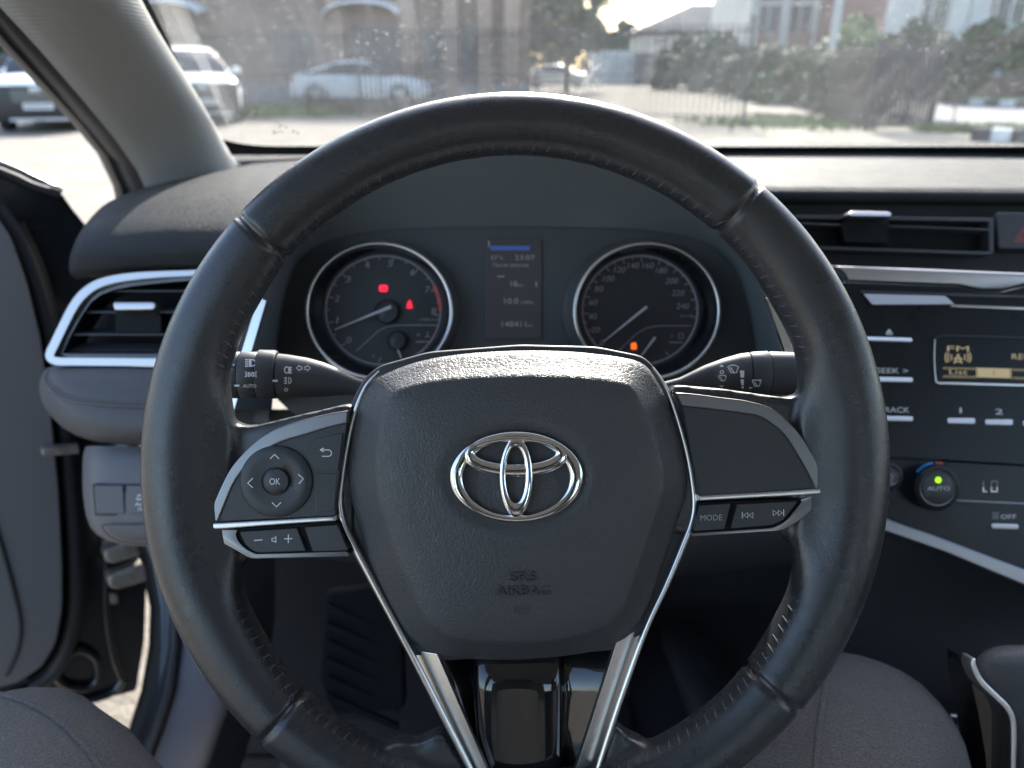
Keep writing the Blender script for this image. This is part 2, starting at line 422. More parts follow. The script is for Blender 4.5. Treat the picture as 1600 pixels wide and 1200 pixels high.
# stitches on the inner side of the rim
bm = bmesh.new(); rs = random.Random(3)
def stitch_run(a0, a1, step, off):
    a = a0
    while a < a1:
        th = rad(a); w = lerp_tab(WID, a); ri = 580-w-off
        def pt(r, da, h): return P(WC[0]+r*math.cos(th+da), WC[1]-r*math.sin(th+da), DW)-FWD*h
        j = rs.uniform(-.002, .002)
        bm_tube(bm, [pt(ri+11, -.006+j, .0108), pt(ri+4, 0, .0078), pt(ri+1.5, .006, .0035)], [.0002, .00042, .0003], 5)
        bm_tube(bm, [pt(ri+4, 0, .0078), pt(ri+8, .010+j, .0094)], [.00035, .0002], 5)
        a += step*(1+rs.uniform(-.12, .12))
stitch_run(173, 230, 0, 0) if False else None
stitch_run(138, 169, 2.1, 0); stitch_run(199, 254, 2.0, 0); stitch_run(289, 338, 2.0, 0); stitch_run(14, 48, 2.2, 0)
stitch_run(50, 136, 2.6, 0)
obj('stitching', bm, m_thread, wheel, 60, kind='stuff')
# inner seam line (raised edge of the leather) all round
# hub surround + boss behind
SUR = [(526, 760), (528, 722), (548, 628), (567, 591), (591, 571), (670, 549), (812, 538), (932, 541), (1007, 556), (1034, 585), (1057, 640), (1084, 730), (1090, 785), (1084, 822), (1068, 858), (1008, 990), (960, 1018), (690, 1034), (634, 1022), (545, 855), (528, 812)]
plate('hub_surround', rnd(SUR, 14), DW+.001, .020, m_plast, wheel, .0025, 3)
# column boss behind the hub
rows = [[P(808+rx*math.cos(a), 770-ry*math.sin(a), d) for a in [2*math.pi*i/32 for i in range(32)]] for (rx, ry, d) in ((215, 200, DW+.02), (190, 190, DW+.045), (150, 160, DW+.07), (140, 150, DW+.10))]
loft('hub_boss', rows, m_plast, wheel, close_u=True, cap0=True, cap1=True)
# chrome outline strips
def strip(name, cl, d, mat, parent, thick=.004, bev=.0010):
    """cl: (x,y,width) centreline"""
    c = cr(cl, 5); L = []; R_ = []
    for i, p in enumerate(c):
        t = (c[min(i+1, len(c)-1)]-c[max(i-1, 0)]); t = Vector((t.x, t.y)).normalized(); q = Vector((-t.y, t.x))*p.z/2
        L.append((p.x+q.x, p.y+q.y)); R_.append((p.x-q.x, p.y-q.y))
    return plate(name, L+list(reversed(R_)), d, thick, mat, parent, bev, 3, 50)
def half_round(name, cl, d, mat, parent):
    c = cr(cl, 6)
    return tube(name, [P(p.x, p.y, d) for p in c], [p.z/2*d/FPX for p in c], mat, parent, 12)
half_round('chrome_strip', [(592, 580, 3), (570, 606, 5), (553, 650, 7.5), (541, 705, 9), (534, 750, 10), (531, 786, 11), (537, 818, 11), (552, 850, 11), (592, 926, 11), (642, 1020, 11), (690, 1114, 11), (737, 1206, 11), (765, 1262, 11)], DW-.0022, m_satin, wheel)
half_round('chrome_strip', [(1020, 574, 3), (1040, 604, 5), (1059, 655, 7.5), (1074, 710, 9), (1082, 755, 10), (1085, 790, 11), (1080, 818, 11), (1067, 852, 11), (1041, 914, 10), (1009, 984, 9), (969, 1095, 9), (935, 1200, 9), (917, 1262, 9)], DW-.0022, m_satin, wheel)
def side_tilt(ax, ay, bx, by, sgn, k):
    n_ = Vector((by-ay, -(bx-ax))).normalized()
    return lambda x, y: DW-.002+abs((Vector((x-ax, y-ay))).dot(n_))*k
plate('lower_leg', rnd([(645, 1016), (683, 1022), (762, 1205), (790, 1270), (768, 1270), (741, 1205)], 2), side_tilt(683, 1022, 762, 1205, 1, .00014), .006, m_brush, wheel, .0006)
plate('lower_leg', rnd([(1004, 980), (964, 1002), (899, 1205), (880, 1270), (910, 1270), (930, 1205)], 2), side_tilt(964, 1002, 899, 1205, 1, .00014), .006, m_brush, wheel, .0006)
# piano black lower cover: centre block and two scooped side faces
rows = []
for y in (1010, 1080, 1150, 1220, 1290):
    row = []; t = (y-1010)/280; xl = 684+t*100; xr = 963-t*62
    xs = [xl, xl+(742-xl)*.5 if xl < 742 else xl+1, max(742, xl+2), max(752, xl+3), 812, min(868, xr-3), min(880, xr-2), (min(880, xr-2)+xr)/2, xr]
    ds = [.0015, .0075, .011, .004, .002, .004, .011, .0075, .0015]
    rows.append([P(x, y, DW+.0035+dd) for x, dd in zip(xs, ds)])
rr = []
for r in rows:
    rr.append(cr(r, 5))
loft('lower_cover', rr, m_gloss, wheel, smooth=180, solid=-.002)
# ---- airbag pad : star-shaped polar height field
PC = (808.0, 778.0)
PADO = [(595, 586), (670, 561), (782, 549), (895, 550), (989, 562), (1016, 578), (1046, 634), (1065, 690), (1075, 740), (1074, 768), (1062, 808), (1038, 876), (1012, 950), (986, 990), (958, 1008), (913, 1020), (850, 1028), (780, 1031), (697, 1026), (664, 1014), (630, 985), (584, 896), (561, 822), (547, 775), (542, 735), (547, 690), (557, 634), (572, 602)]
PADI = [(620, 612), (680, 596), (782, 589), (895, 590), (975, 600), (990, 610), (1010, 655), (1026, 700), (1034, 745), (1032, 775), (1018, 820), (996, 885), (974, 945), (950, 975), (925, 988), (890, 996), (850, 1002), (780, 1004), (720, 1000), (696, 992), (668, 968), (630, 890), (606, 820), (594, 775), (590, 735), (594, 690), (603, 645), (608, 625)]
def polar_tab(pts, n=180, smooth=3):
    pp = [Vector((p[0], p[1])) for p in cr([(a, b) for a, b in pts], 8, True)]
    an = sorted(((math.atan2(-(p.y-PC[1]), p.x-PC[0]) % (2*math.pi)), math.hypot(p.x-PC[0], p.y-PC[1])) for p in pp)
    out = []
    for i in range(n):
        a = 2*math.pi*i/n
        k = 0
        while k < len(an) and an[k][0] < a: k += 1
        a0, r0 = an[k-1]; a1, r1 = an[k % len(an)]
        if a0 > a: a0 -= 2*math.pi
        if a1 < a: a1 += 2*math.pi
        t = (a-a0)/(a1-a0+1e-9); out.append(r0+(r1-r0)*t)
    for _ in range(smooth): out = [(out[i-1]+2*out[i]+out[(i+1) % n])/4 for i in range(n)]
    return out
RO = polar_tab(PADO, smooth=2); RI = polar_tab(PADI, smooth=3); NP = len(RO)
EMC = (807.0, 745.0)
PADD = DW-.0005
def pad_h(px, py):
    dx, dy = px-PC[0], -(py-PC[1]); r = math.hypot(dx, dy); a = (math.atan2(dy, dx) % (2*math.pi))/(2*math.pi)*NP
    i = int(a) % NP; f = a-int(a); ro = RO[i]*(1-f)+RO[(i+1) % NP]*f; ri = RI[i]*(1-f)+RI[(i+1) % NP]*f
    if r <= ri:
        s = r/ri; h = .0185+.0045*(1-s**2.2)
        h -= .0016*max(0, (s-.8)/.2)**2
    else:
        s = min(1, (r-ri)/(ro-ri)); h = .0169-.0152*(1.06*s-.06*s*s) - .0017*max(0, (s-.85)/.15)**2
    e = math.hypot((px-EMC[0])/122, (py-EMC[1])/90)
    if e < 1: k = 1-e; k = min(1, k/.22); k = k*k*(3-2*k); h -= .0030*k
    return h
def pad_d(px, py): return PADD-pad_h(px, py)
rows = []
for s in [0, .04, .08, .12, .16, .2, .24, .28, .32, .36, .4, .44, .48, .52, .56, .6, .64, .68, .72, .76, .8, .83, .86, .89, .92, .95, .98, 1.0]:
    rows.append(('i', s))
for s in [.12, .25, .4, .55, .7, .82, .9, .96, 1.0]: rows.append(('o', s))
bm = bmesh.new(); cen = bm.verts.new(P(PC[0], PC[1], pad_d)); prev = None
for (kd, s) in rows[1:]:
    ring = []
    for i in range(NP):
        a = 2*math.pi*i/NP; r = RI[i]*s if kd == 'i' else RI[i]+(RO[i]-RI[i])*s
        x = PC[0]+r*math.cos(a); y = PC[1]-r*math.sin(a); ring.append(bm.verts.new(P(x, y, pad_d)))
    for i in range(NP):
        j = (i+1) % NP
        if prev is None: bm.faces.new((cen, ring[i], ring[j]))
        else: bm.faces.new((prev[i], ring[i], ring[j], prev[j]))
    prev = ring
back = [bm.verts.new(v.co+FWD*.012) for v in prev]
for i in range(NP): j = (i+1) % NP; bm.faces.new((prev[i], back[i], back[j], prev[j]))
bmesh.ops.recalc_face_normals(bm, faces=list(bm.faces))
pad = obj('airbag_cover', bm, m_vinyl, wheel, 60)
# black shadow gap ring under the pad
# ---- emblem: three interlocking oval rings in chrome
emb = obj('emblem_seat', (lambda b: (bm_plate(b, [P(x, y, pad_d(EMC[0], EMC[1])+.0002) for x, y in arc(EMC[0], EMC[1], 100, 67, n=48)], FWD*.003), b)[1])(bmesh.new()), m_plast, wheel)
ED = pad_d(EMC[0], EMC[1])-.0004
def emb_ring(name, o, i, h0, h1, n=72):
    rows_ = []
    for k in range(n):
        a = 2*math.pi*k/n; po = Vector((o[0]+o[2]*math.cos(a), o[1]-o[3]*math.sin(a))); pi_ = Vector((i[0]+i[2]*math.cos(a), i[1]-i[3]*math.sin(a)))
        row = []
        for (t, h) in ((0, 0), (0, .5), (.08, .86), (.24, 1), (.5, 1.05), (.76, 1), (.92, .86), (1, .5), (1, 0)):
            q = po.lerp(pi_, t); row.append(P(q.x, q.y, ED-(h0+(h1-h0)*h)))
        rows_.append(row)
    return loft(name, rows_, m_chrome, emb, close_u=True, close_v=True, smooth=75)
emb_ring('oval_ring', (807, 745.5, 105, 72), (806.5, 747, 83, 58.5), 0, .0034)
emb_ring('oval_ring', (806, 713, 83, 33), (805, 707.5, 62, 17), .0002, .0037)
emb_ring('oval_ring', (806.5, 746, 27, 63), (805.5, 742, 14.5, 43), .0003, .0041)
# lettering pressed into the cover
bm = bmesh.new()
bm_text(bm, "SRS", 817, 900, 16, pad_d, w=42, emboss=.0006, lift=.0002); bm_text(bm, "AIRBAG", 817, 922, 16, pad_d, w=86, emboss=.0006, lift=.0002)
bm_strokes(bm, [[(805, 945), (805, 958)], [(806, 951), (828, 946), (828, 952), (806, 952)], arc(818, 955, 8, 4, 180, 360, 8)], 1.6, pad_d, .0004)
obj('raised_lettering', bm, m_letter, pad, 0)
# ---- left spoke
LS = DW-.0080
plate('spoke_trim', cr([(544, 641), (510, 647), (473, 656), (443, 666), (421, 676), (398, 692), (378, 711), (360, 733), (344, 764), (331, 795), (323, 817)], 3)[:-1] and [(p.x, p.y) for p in cr([(544, 641), (510, 647), (473, 656), (443, 666), (421, 676), (398, 692), (378, 711), (360, 733), (344, 764), (331, 795), (323, 817)], 3)]+[(p.x, p.y) for p in cr([(340, 815), (350, 790), (364, 757), (380, 733), (399, 714), (420, 700), (443, 689), (480, 678), (512, 668), (542, 661)], 3)], LS-.0006, .010, m_dsatin, wheel, .0007)
plate('spoke_panel', [(p.x, p.y) for p in cr([(340, 815), (350, 790), (364, 757), (380, 733), (399, 714), (420, 700), (443, 689), (480, 678), (512, 668), (542, 661)], 3)]+[(533, 720), (524, 790), (524, 806)], LS+.0003, .010, m_btn, wheel, .0004)
pan_d = LS+.0003
dp = ringloft('direction_pad', [(431.5, 752, 57, 56, -.0006), (431.5, 752, 57, 56, .0008), (431.5, 752, 54.5, 53.5, .0016), (431.5, 752, 40, 39, .0012), (431.5, 752, 23, 22.5, .0007), (431.5, 752, 22, 21.5, -.0006)], pan_d, m_btn, wheel, 56)
rows = [[P(431.5+r*math.cos(a), 752-r*math.sin(a), pan_d-h) for a in [2*math.pi*i/32 for i in range(32)]] for (r, h) in ((20.5, -.0006), (20.5, .0010), (18.5, .0019), (10, .0022), (1, .0023))]
okb = loft('ok_button', rows, m_btn, wheel, close_u=True, cap1=True)
text('lettering', "OK", 429.5, 752, 10.5, pan_d-.0024, m_white, okb, w=17)
dd_ = pan_d-.0016
strokes('direction_mark', [[(422, 717), (429, 710), (436, 717)], [(425, 785), (432, 792), (439, 785)], [(395, 747), (387, 755), (395, 762)], [(466, 741), (474, 748), (467, 756)]], 1.7, dd_, m_white, dp)
bb = plate('back_button', rnd([(536, 676), (489, 687, 10), (473, 701, 8), (494, 735, 5), (528, 736)], 2), pan_d-.0009, .003, m_btn, wheel, .0006)
strokes('back_mark', [[(501, 703), (513, 703)] + arc(513, 708, 5, 5, 90, -90, 8) + [(503, 713)], [(500, 703), (506, 700)], [(500, 703), (506, 706)]], 1.6, pan_d-.0009, m_white, bb)
plate('blank_key', rnd([(491, 740), (527, 740), (523, 798), (493, 801)], 2), pan_d-.0003, .003, m_btn, wheel, .0004)
strip('spoke_line', [(322, 822, 9), (345, 822, 10), (400, 818.5, 9), (470, 814, 8), (523, 811, 7.5)], LS-.0012, m_brush, wheel, .010, .0009)
plate('lower_trim', rnd([(322, 824, 2), (350, 828, 2), (372, 828, 4), (368, 834, 3), (372, 846, 6), (384, 858, 6), (400, 866, 5), (542, 862, 2), (546, 869, 2), (392, 873, 8), (366, 858, 8), (344, 846, 4)], 4), LS+.0003, .010, m_dsatin, wheel, .0012)
plate('button_well', rnd([(368, 826), (526, 815), (546, 866), (398, 868), (376, 850)], 4), LS+.0016, .009, m_void, wheel, .0004)
vb = plate('volume_rocker', rnd([(374, 831, 4), (464, 825, 3), (478, 861, 3), (400, 864, 8), (384, 852, 6)], 4), LS-.0003, .004, m_btn, wheel, .0007)
strokes('volume_mark', [[(397, 844.5), (410, 843.5)], [(444, 842), (457, 841.5)], [(450.5, 835), (450.5, 848.5)], [(425, 841), (428, 841), (431, 838), (431, 848), (428, 845.5), (425, 845.5), (425, 841)]], 1.6, LS-.0003, m_white, vb)
plate('blank_key', rnd([(476, 824, 3), (527, 820, 2), (544, 860, 2), (489, 862, 3)], 3), LS-.0003, .004, m_btn, wheel, .0007)
# ---- right spoke
RS = DW-.0080
ro_ = [(p.x, p.y) for p in cr([(1056, 613), (1090, 616), (1127, 621), (1160, 625), (1187, 631), (1205, 638), (1222, 650), (1247, 675), (1269, 710), (1282, 738), (1291, 763)], 3)]
ri_ = [(p.x, p.y) for p in cr([(1274, 763), (1264, 742), (1253, 722), (1234, 690), (1220, 673), (1206, 662), (1192, 653), (1177, 648), (1127, 641), (1066, 634)], 3)]
plate('spoke_trim', ro_+ri_, RS-.0006, .010, m_dsatin, wheel, .0007)
plate('spoke_panel', ri_+[(1078, 690), (1088, 740), (1092, 777)], RS+.0003, .010, m_btn, wheel, .0005)
strip('spoke_line', [(1093, 779, 8), (1120, 777.5, 8), (1180, 774, 8), (1240, 770.5, 9), (1291, 767, 9)], RS-.0012, m_brush, wheel, .010, .0009)
plate('lower_trim', rnd([(1292, 768, 2), (1250, 780, 3), (1253, 784, 3), (1240, 800, 5), (1226, 816, 6), (1205, 825, 6), (1084, 833, 2), (1082, 838, 2), (1220, 829, 8), (1248, 814, 6), (1270, 795, 4)], 4), RS+.0003, .010, m_dsatin, wheel, .0012)
plate('button_well', rnd([(1093, 785), (1254, 779), (1228, 818), (1204, 826), (1083, 834)], 4), RS+.0016, .009, m_void, wheel, .0004)
mb = plate('mode_button', rnd([(1094, 790, 2), (1142, 786.5, 3), (1132, 827, 3), (1085, 830, 2)], 3), RS-.0003, .004, m_btn, wheel, .0007)
text('lettering', "MODE", 1111.5, 808.5, 9.5, RS-.0003, m_wdim, mb, w=34, rot=1)
sb = plate('skip_rocker', rnd([(1152, 788, 3), (1247, 783, 4), (1224, 813, 7), (1204, 821, 6), (1142, 826, 3)], 4), RS-.0003, .004, m_btn, wheel, .0007)
def tri(x, y, w, h, s): return [(x, y-h), (x+s*w, y), (x, y+h), (x, y-h)]
strokes('skip_mark', [[(1160, 800), (1160, 810)], tri(1168.5, 805, 6.5, 4.2, -1), tri(1176.5, 805, 6.5, 4.2, -1), tri(1208, 801.5, 6.5, 4.2, 1), tri(1216, 801.5, 6.5, 4.2, 1), [(1224.5, 796), (1224.5, 806)]], 1.4, RS-.0003, m_white, sb)
# ------------------------------------------------------------------ control stalks
def stalk(name, label, secs, d, cat='control stalk'):
    """secs: list of (part name, [(x, ycentre, half height px)...])"""
    x0, y0, r0 = secs[-1][1][-1]
    t = thing(name, label, cat, P(x0, y0, d)); parts = []
    for pn, pr in secs:
        rows = []
        for (x, y, r) in pr:
            rows.append([P(x, y, d)+UP*(r*math.cos(a)/FPX*d)-FWD*(r*.55*math.sin(a)/FPX*d*1.25) for a in [2*math.pi*i/28 for i in range(28)]])
        parts.append(loft(pn, rows, m_plast, t, close_u=True, cap0=True, cap1=True, smooth=40))
    return t, parts
SD = .45
lst, lp = stalk('light_stalk', 'black headlight stalk with sun and lamp symbols left of the column', [
    ('end_knob', [(318, 586, 30), (324, 586, 35), (330, 586, 36.5), (374.5, 586, 36.5), (376, 586, 35.5)]),
    ('symbol_ring', [(377, 586, 35.2), (379, 586, 36), (402, 586, 36.3), (403.5, 586, 35.2)]),
    ('fog_ring', [(404.5, 586, 36), (406, 585, 38.5), (431, 585, 38), (434, 586, 36)]),
    ('stalk_body', [(436, 587, 34.5), (450, 588, 34), (480, 590, 31), (505, 593, 27), (525, 596, 22), (542, 600, 17), (556, 604, 14), (640, 625, 13)])], SD)
def st_d(yc, r):
    return lambda x, y: SD-math.sqrt(max(0.02, 1-min(.98, abs((y-yc)/r))**2))*r*.55*1.25/FPX*SD-.0004
kd = st_d(586, 36.5); bd = st_d(588, 36)
sunm = [arc(355, 570, 5.5, 5.5, 0, 360, 16)+[(360.5, 570)]]+[[(355+8*math.cos(a), 570-8*math.sin(a)), (355+11.5*math.cos(a), 570-11.5*math.sin(a))] for a in [k*math.pi/4 for k in range(8)]]
strokes('sun_mark', sunm, 1.7, kd, m_white, lp[0]); strokes('index_mark', [[(366, 602.5), (374, 602.5)]], 3, kd, m_white, lp[0])
bm = bmesh.new()
bm_strokes(bm, [arc(392, 567, 7, 5.5, 90, -90, 10)+[(392, 561.5)], [(392, 561.5), (390, 561.5), (390, 572.5), (392, 572.5)]]+[[(383, 562+k*3.4), (388.5, 562+k*3.4)] for k in range(4)], 1.5, kd)
bm_strokes(bm, [arc(388, 585, 3, 3.5, 90, -90, 8)+[(388, 581.5)], arc(396, 585, 3, 3.5, 90, 270, 8)+[(396, 581.5)]]+[[(383, 581+k*4), (386, 583+k*2)] for k in range(3)]+[[(401, 581+k*4), (398, 583+k*2)] for k in range(3)], 1.4, kd)
bm_text(bm, "AUTO", 390, 602.8, 5.5, kd, w=21)
obj('lamp_marks', bm, m_white, lp[1], 0)
strokes('index_mark', [[(426, 595), (434, 595)]], 3, bd, m_white, lp[2])
bm = bmesh.new()
bm_strokes(bm, [arc(448, 578, 3.5, 5, 0, 360, 12)+[(451.5, 578)], [(453, 573), (453, 584)], [(451, 575), (456, 574)], [(451, 579), (456, 578)], [(451, 583), (456, 582)]], 1.4, bd)
bm_strokes(bm, [arc(451, 594.5, 4, 5, 90, -90, 8)+[(451, 589.5)], [(447, 589), (447, 600)], [(443.5, 591), (448, 590)], [(443.5, 595), (448, 594)], [(443.5, 599), (448, 598)]], 1.2, bd)
bm_strokes(bm, [arc(447, 609, 2.6, 2.2, 0, 360, 10)+[(449.6, 609)]], 1.1, bd)
bm_strokes(bm, [[(463, 575), (468, 570.5), (468, 573), (472, 573), (472, 577), (468, 577), (468, 579.5), (463, 575)], [(485, 575), (480, 570.5), (480, 573), (476, 573), (476, 577), (480, 577), (480, 579.5), (485, 575)]], 1.3, bd)
obj('turn_marks', bm, m_white, lp[3], 0)
wst, wp = stalk('wiper_stalk', 'black wiper stalk with white wiper symbols right of the column', [
    ('end_knob', [(1290, 586, 30), (1284, 585, 33), (1270, 584, 33), (1203, 583, 33.5), (1201, 583, 32.8)]),
    ('wiper_ring', [(1200, 583, 33.5), (1198, 583, 34.5), (1173, 584, 34), (1171, 584, 32.5)]),
    ('stalk_body', [(1169, 584, 33), (1155, 585, 32), (1130, 588, 28), (1100, 594, 23), (1080, 599, 18), (1062, 604, 14), (980, 625, 13)])], SD)
wd = st_d(584, 34)
def wiper(x, y, k=1.0): return [[(x-8*k, y-5*k)]+[(x+a*k, y-5*k-2.2*k*(1-(a/8)**2)) for a in (-4, 0, 4)]+[(x+8*k, y-5*k), (x+5*k, y+4*k), (x-3*k, y+4*k), (x-8*k, y-5*k)], [(x-4*k, y-4*k), (x+2*k, y+5*k)]]
bm = bmesh.new(); bm_strokes(bm, wiper(1145.5, 578, 1.05), 1.5, wd); bm_strokes(bm, wiper(1128.5, 592, .75)+[arc(1128, 581.5, 2.6, 2.6, 0, 360, 10)+[(1130.6, 581.5)], [(1123, 588), (1126, 585.5)], [(1131, 585.5), (1135, 588)]], 1.3, wd)
for (x, y, s) in ((1127.5, 573, -1), (1127.5, 602.5, 1)): bm_poly(bm, [(x-4, y), (x, y+3.5*s), (x+4, y)] if s > 0 else [(x+4, y), (x, y+3.5*s), (x-4, y)], wd)
for p in ([(1156, 579), (1163, 579), (1162.5, 590), (1157, 590)], [(1157, 593), (1162.5, 593), (1162, 602), (1158.5, 602)], [(1158.5, 604), (1162, 604), (1162, 607), (1159, 607)]): bm_poly(bm, p, wd)
obj('wiper_marks', bm, m_white, wp[2], 0)
strokes('washer_marks', wiper(1182, 600, .85)+[[(1175, 594), (1178, 593.5)], [(1186, 593.5), (1190, 594)], [(1170.5, 606), (1176, 606)]], 1.4, wd, m_white, wp[1])
# ------------------------------------------------------------------ instrument cluster
CD = .62
clu = thing('instrument_cluster', 'instrument cluster with two chrome ringed dials under a deep visor', 'instrument cluster', P(806, 640, CD))
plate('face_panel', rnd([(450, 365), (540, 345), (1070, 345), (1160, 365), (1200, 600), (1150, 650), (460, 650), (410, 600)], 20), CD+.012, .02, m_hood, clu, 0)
# deep visor: lip (near) -> tunnel -> cluster plane, and outer skin back to the dash
lipT = [(372, 640, .535), (392, 540, .54), (420, 420, .55), (460, 345, .56), (520, 286, .565), (620, 242, .565), (805, 226, .56), (990, 242, .565), (1090, 286, .565), (1148, 345, .56), (1190, 420, .55), (1218, 540, .54), (1240, 640, .535)]
inn = [(425, 640, .63), (432, 560, .63), (447, 470, .63), (468, 408, .63), (520, 374, .63), (620, 358, .63), (805, 354, .63), (990, 358, .63), (1090, 374, .63), (1140, 408, .63), (1165, 470, .63), (1182, 560, .63), (1190, 640, .63)]
mid = [((a[0]+b[0])/2, (a[1]+b[1])/2, (a[2]+b[2])/2) for a, b in zip(lipT, inn)]
outr = [(362, 650, .56), (376, 545, .57), (405, 425, .58), (444, 345, .61), (505, 280, .64), (610, 226, .66), (805, 204, .66), (1000, 226, .66), (1105, 280, .64), (1164, 345, .61), (1206, 425, .58), (1234, 545, .57), (1252, 650, .56)]
outb = [(330, 650, .8), (340, 560, .84), (372, 420, .88), (430, 330, .92), (500, 270, .94), (610, 246, .95), (805, 236, .95), (1000, 246, .95), (1105, 272, .94), (1180, 330, .92), (1230, 420, .88), (1262, 560, .84), (1270, 650, .8)]
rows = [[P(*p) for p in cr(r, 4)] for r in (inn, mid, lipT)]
loft('visor_tunnel', rows, m_tunnel_glare, clu, smooth=180)
rows = [[P(*p) for p in cr(r, 4)] for r in (lipT, [((a[0]*.6+b[0]*.4), (a[1]*.6+b[1]*.4)-4, a[2]*.6+b[2]*.4) for a, b in zip(lipT, outr)], outr, outb)]
loft('visor_top', rows, m_dash, clu, smooth=180)
for s in ((410, 470, 352, 660), (1203, 470, 1262, 620)):
    x0, y0, x1, y1 = s
    plate('side_trim', [(x0-7, y0-6), (x0+7, y0), (x1+9, y1), (x1-9, y1)], .528, .004, m_satin, clu, .0006)
def gauge(name, cx, cy, label, ox=0):
    g = obj(name, (lambda b: (bm_plate(b, [P(x, y, CD+.008) for x, y in arc(cx, cy, 104, 98, n=64)], FWD*.002), b)[1])(bmesh.new()), m_dial, clu, label=label)
    # cone wall, bright ring
    rows = []
    for i in range(80):
        a = 2*math.pi*i/80; c_, s_ = math.cos(a), math.sin(a); tilt = .5-.5*s_
        rows.append([P(cx+(ox if h > .01 else ox*h/.01)+r*c_, cy+(1 if h > .01 else 0)-r*.935*s_, CD+.006-h) for (r, h) in ((97, 0), (104, .006), (109, .013), (110.5, .0165), (112.5, .0175), (115, .0172), (116.5, .015), (117, .008), (116, -.004))])
    bm = bmesh.new(); bm_loft(bm, [[r[k] for k in (0, 1, 2, 3)] for r in rows], close_v=True); bmesh.ops.recalc_face_normals(bm, faces=list(bm.faces))
    obj('dial_well', bm, m_gloss, g, 180)
    bm = bmesh.new(); bm_loft(bm, [[r[k] for k in (3, 4, 5, 6, 7, 8)] for r in rows], close_v=True); bmesh.ops.recalc_face_normals(bm, faces=list(bm.faces))
    obj('chrome_ring', bm, m_satin, g, 180)
    ringloft('scale_ring', [(cx, cy, 92, 87, .0005), (cx, cy, 90, 85, .0012), (cx, cy, 88.5, 83.5, .0005)], CD+.008, m_dialc, g, 64)
    return g
dl = CD+.0072
tach = gauge('tachometer', 599, 485, 'left dial with engine speed scale from 0 to 8', -7)
bm = bmesh.new()
for k, (s, x, y) in enumerate([("0", 545, 531), ("1", 527, 500), ("2", 527, 466), ("3", 544, 436), ("4", 574, 414), ("5", 610, 411), ("6", 645, 425), ("7", 668, 452), ("8", 678, 486)]):
    bm_text(bm, s, x, y, 10.5, dl, shear=.15, w=(7.5 if s != "1" else 3))
for k in range(17):
    a = rad(222-k*14.2); r0 = 88; r1 = 80 if k % 2 == 0 else 84
    bm_strokes(bm, [[(599+r0*math.cos(a), 485-r0*.945*math.sin(a)), (599+r1*math.cos(a), 485-r1*.945*math.sin(a))]], 1.6, dl)
bm_text(bm, "x1000r/min", 670, 499, 4, dl, w=32)
bm_strokes(bm, [[(556, 549), (575, 532), (590, 518), (603, 511), (622, 508), (684, 508)]], 1.3, dl)
bm_strokes(bm, [[(650, 534), (671, 534)]], 1.6, dl); bm_text(bm, "H", 654, 523, 5, dl); bm_text(bm, "C", 584, 556, 5, dl)
bm_strokes(bm, [[(668, 518), (668, 526), (664, 526), (672, 526)], [(591, 566), (596, 558)]], 1.5, dl)
obj('dial_numerals', bm, m_dialc, tach, 0)
strokes('red_zone', [[(678, 446), (683, 458), (687, 472), (688, 486)]], 6, dl+.0002, m_red2, tach)
def needle(x0, y0, x1, y1, w, par, lift=.006):
    bm = bmesh.new(); t = Vector((x1-x0, y1-y0)).normalized(); q = Vector((-t.y, t.x))
    bm_plate(bm, [P(x0+q.x*w, y0+q.y*w, dl-lift), P(x1+q.x*.8, y1+q.y*.8, dl-lift), P(x1-q.x*.8, y1-q.y*.8, dl-lift), P(x0-q.x*w, y0-q.y*w, dl-lift)], FWD*.0012, .0002, 1)
    return obj('needle', bm, m_needle, par)
needle(611, 479, 523, 515, 2.6, tach); needle(612, 522, 627, 560, 2.6, tach, .004)
for (x, y, r) in ((604, 487, 19), (620, 532, 15)):
    rows = [[P(x+rr*math.cos(a), y-rr*math.sin(a), dl-h) for a in [2*math.pi*i/28 for i in range(28)]] for (rr, h) in ((r, 0), (r, .004), (r-2, .0055), (2, .0058))]
    loft('needle_cap', rows, m_dial, tach, close_u=True, cap1=True)
obj('brake_lamp', (lambda b: (bm_poly(b, rnd([(592, 445), (606, 445), (606, 456), (592, 456)], 4), dl, .0004), b)[1])(bmesh.new()), m_red, tach, 0)
obj('belt_lamp', (lambda b: (bm_poly(b, rnd([(637, 472), (640, 468), (643, 472), (645, 482), (635, 482)], 2), dl, .0004), b)[1])(bmesh.new()), m_red, tach, 0)
spd = gauge('speedometer', 1000, 485, 'right dial with road speed scale up to 240', 11)
bm = bmesh.new()
for (s, x, y) in [("0", 941, 535), ("20", 931, 515), ("40", 926, 494), ("60", 927, 472), ("80", 936, 451), ("100", 951, 435), ("120", 969, 421), ("140", 990, 414.5), ("160", 1013, 414.5), ("180", 1034, 422.5), ("200", 1050, 438.5), ("220", 1060, 457.5), ("240", 1067, 478)]:
    bm_text(bm, s, x, y, 9.5, dl, shear=.2, w=6.3*len(s)+(.5 if s[0] != "1" else -1.5))
for k in range(25):
    a = rad(222-k*9.55); r0 = 88; r1 = 81 if k % 2 == 0 else 85
    bm_strokes(bm, [[(1000+r0*math.cos(a), 485-r0*.945*math.sin(a)), (1000+r1*math.cos(a), 485-r1*.945*math.sin(a))]], 1.5, dl)
bm_text(bm, "km/h", 1073, 493, 4.5, dl, w=19, shear=.2)
bm_strokes(bm, [[(966, 549), (985, 530), (998, 519), (1012, 512), (1030, 509), (1080, 509)]], 1.2, dl); bm_strokes(bm, [[(1046, 535), (1067, 535)]], 1.6, dl)
bm_text(bm, "F", 1050, 525, 5, dl); bm_strokes(bm, [[(1061, 521), (1061, 529), (1067, 529), (1067, 521), (1061, 521)], [(1040, 550), (1046, 556)]], 1.4, dl)
obj('dial_numerals', bm, m_dialc, spd, 0)
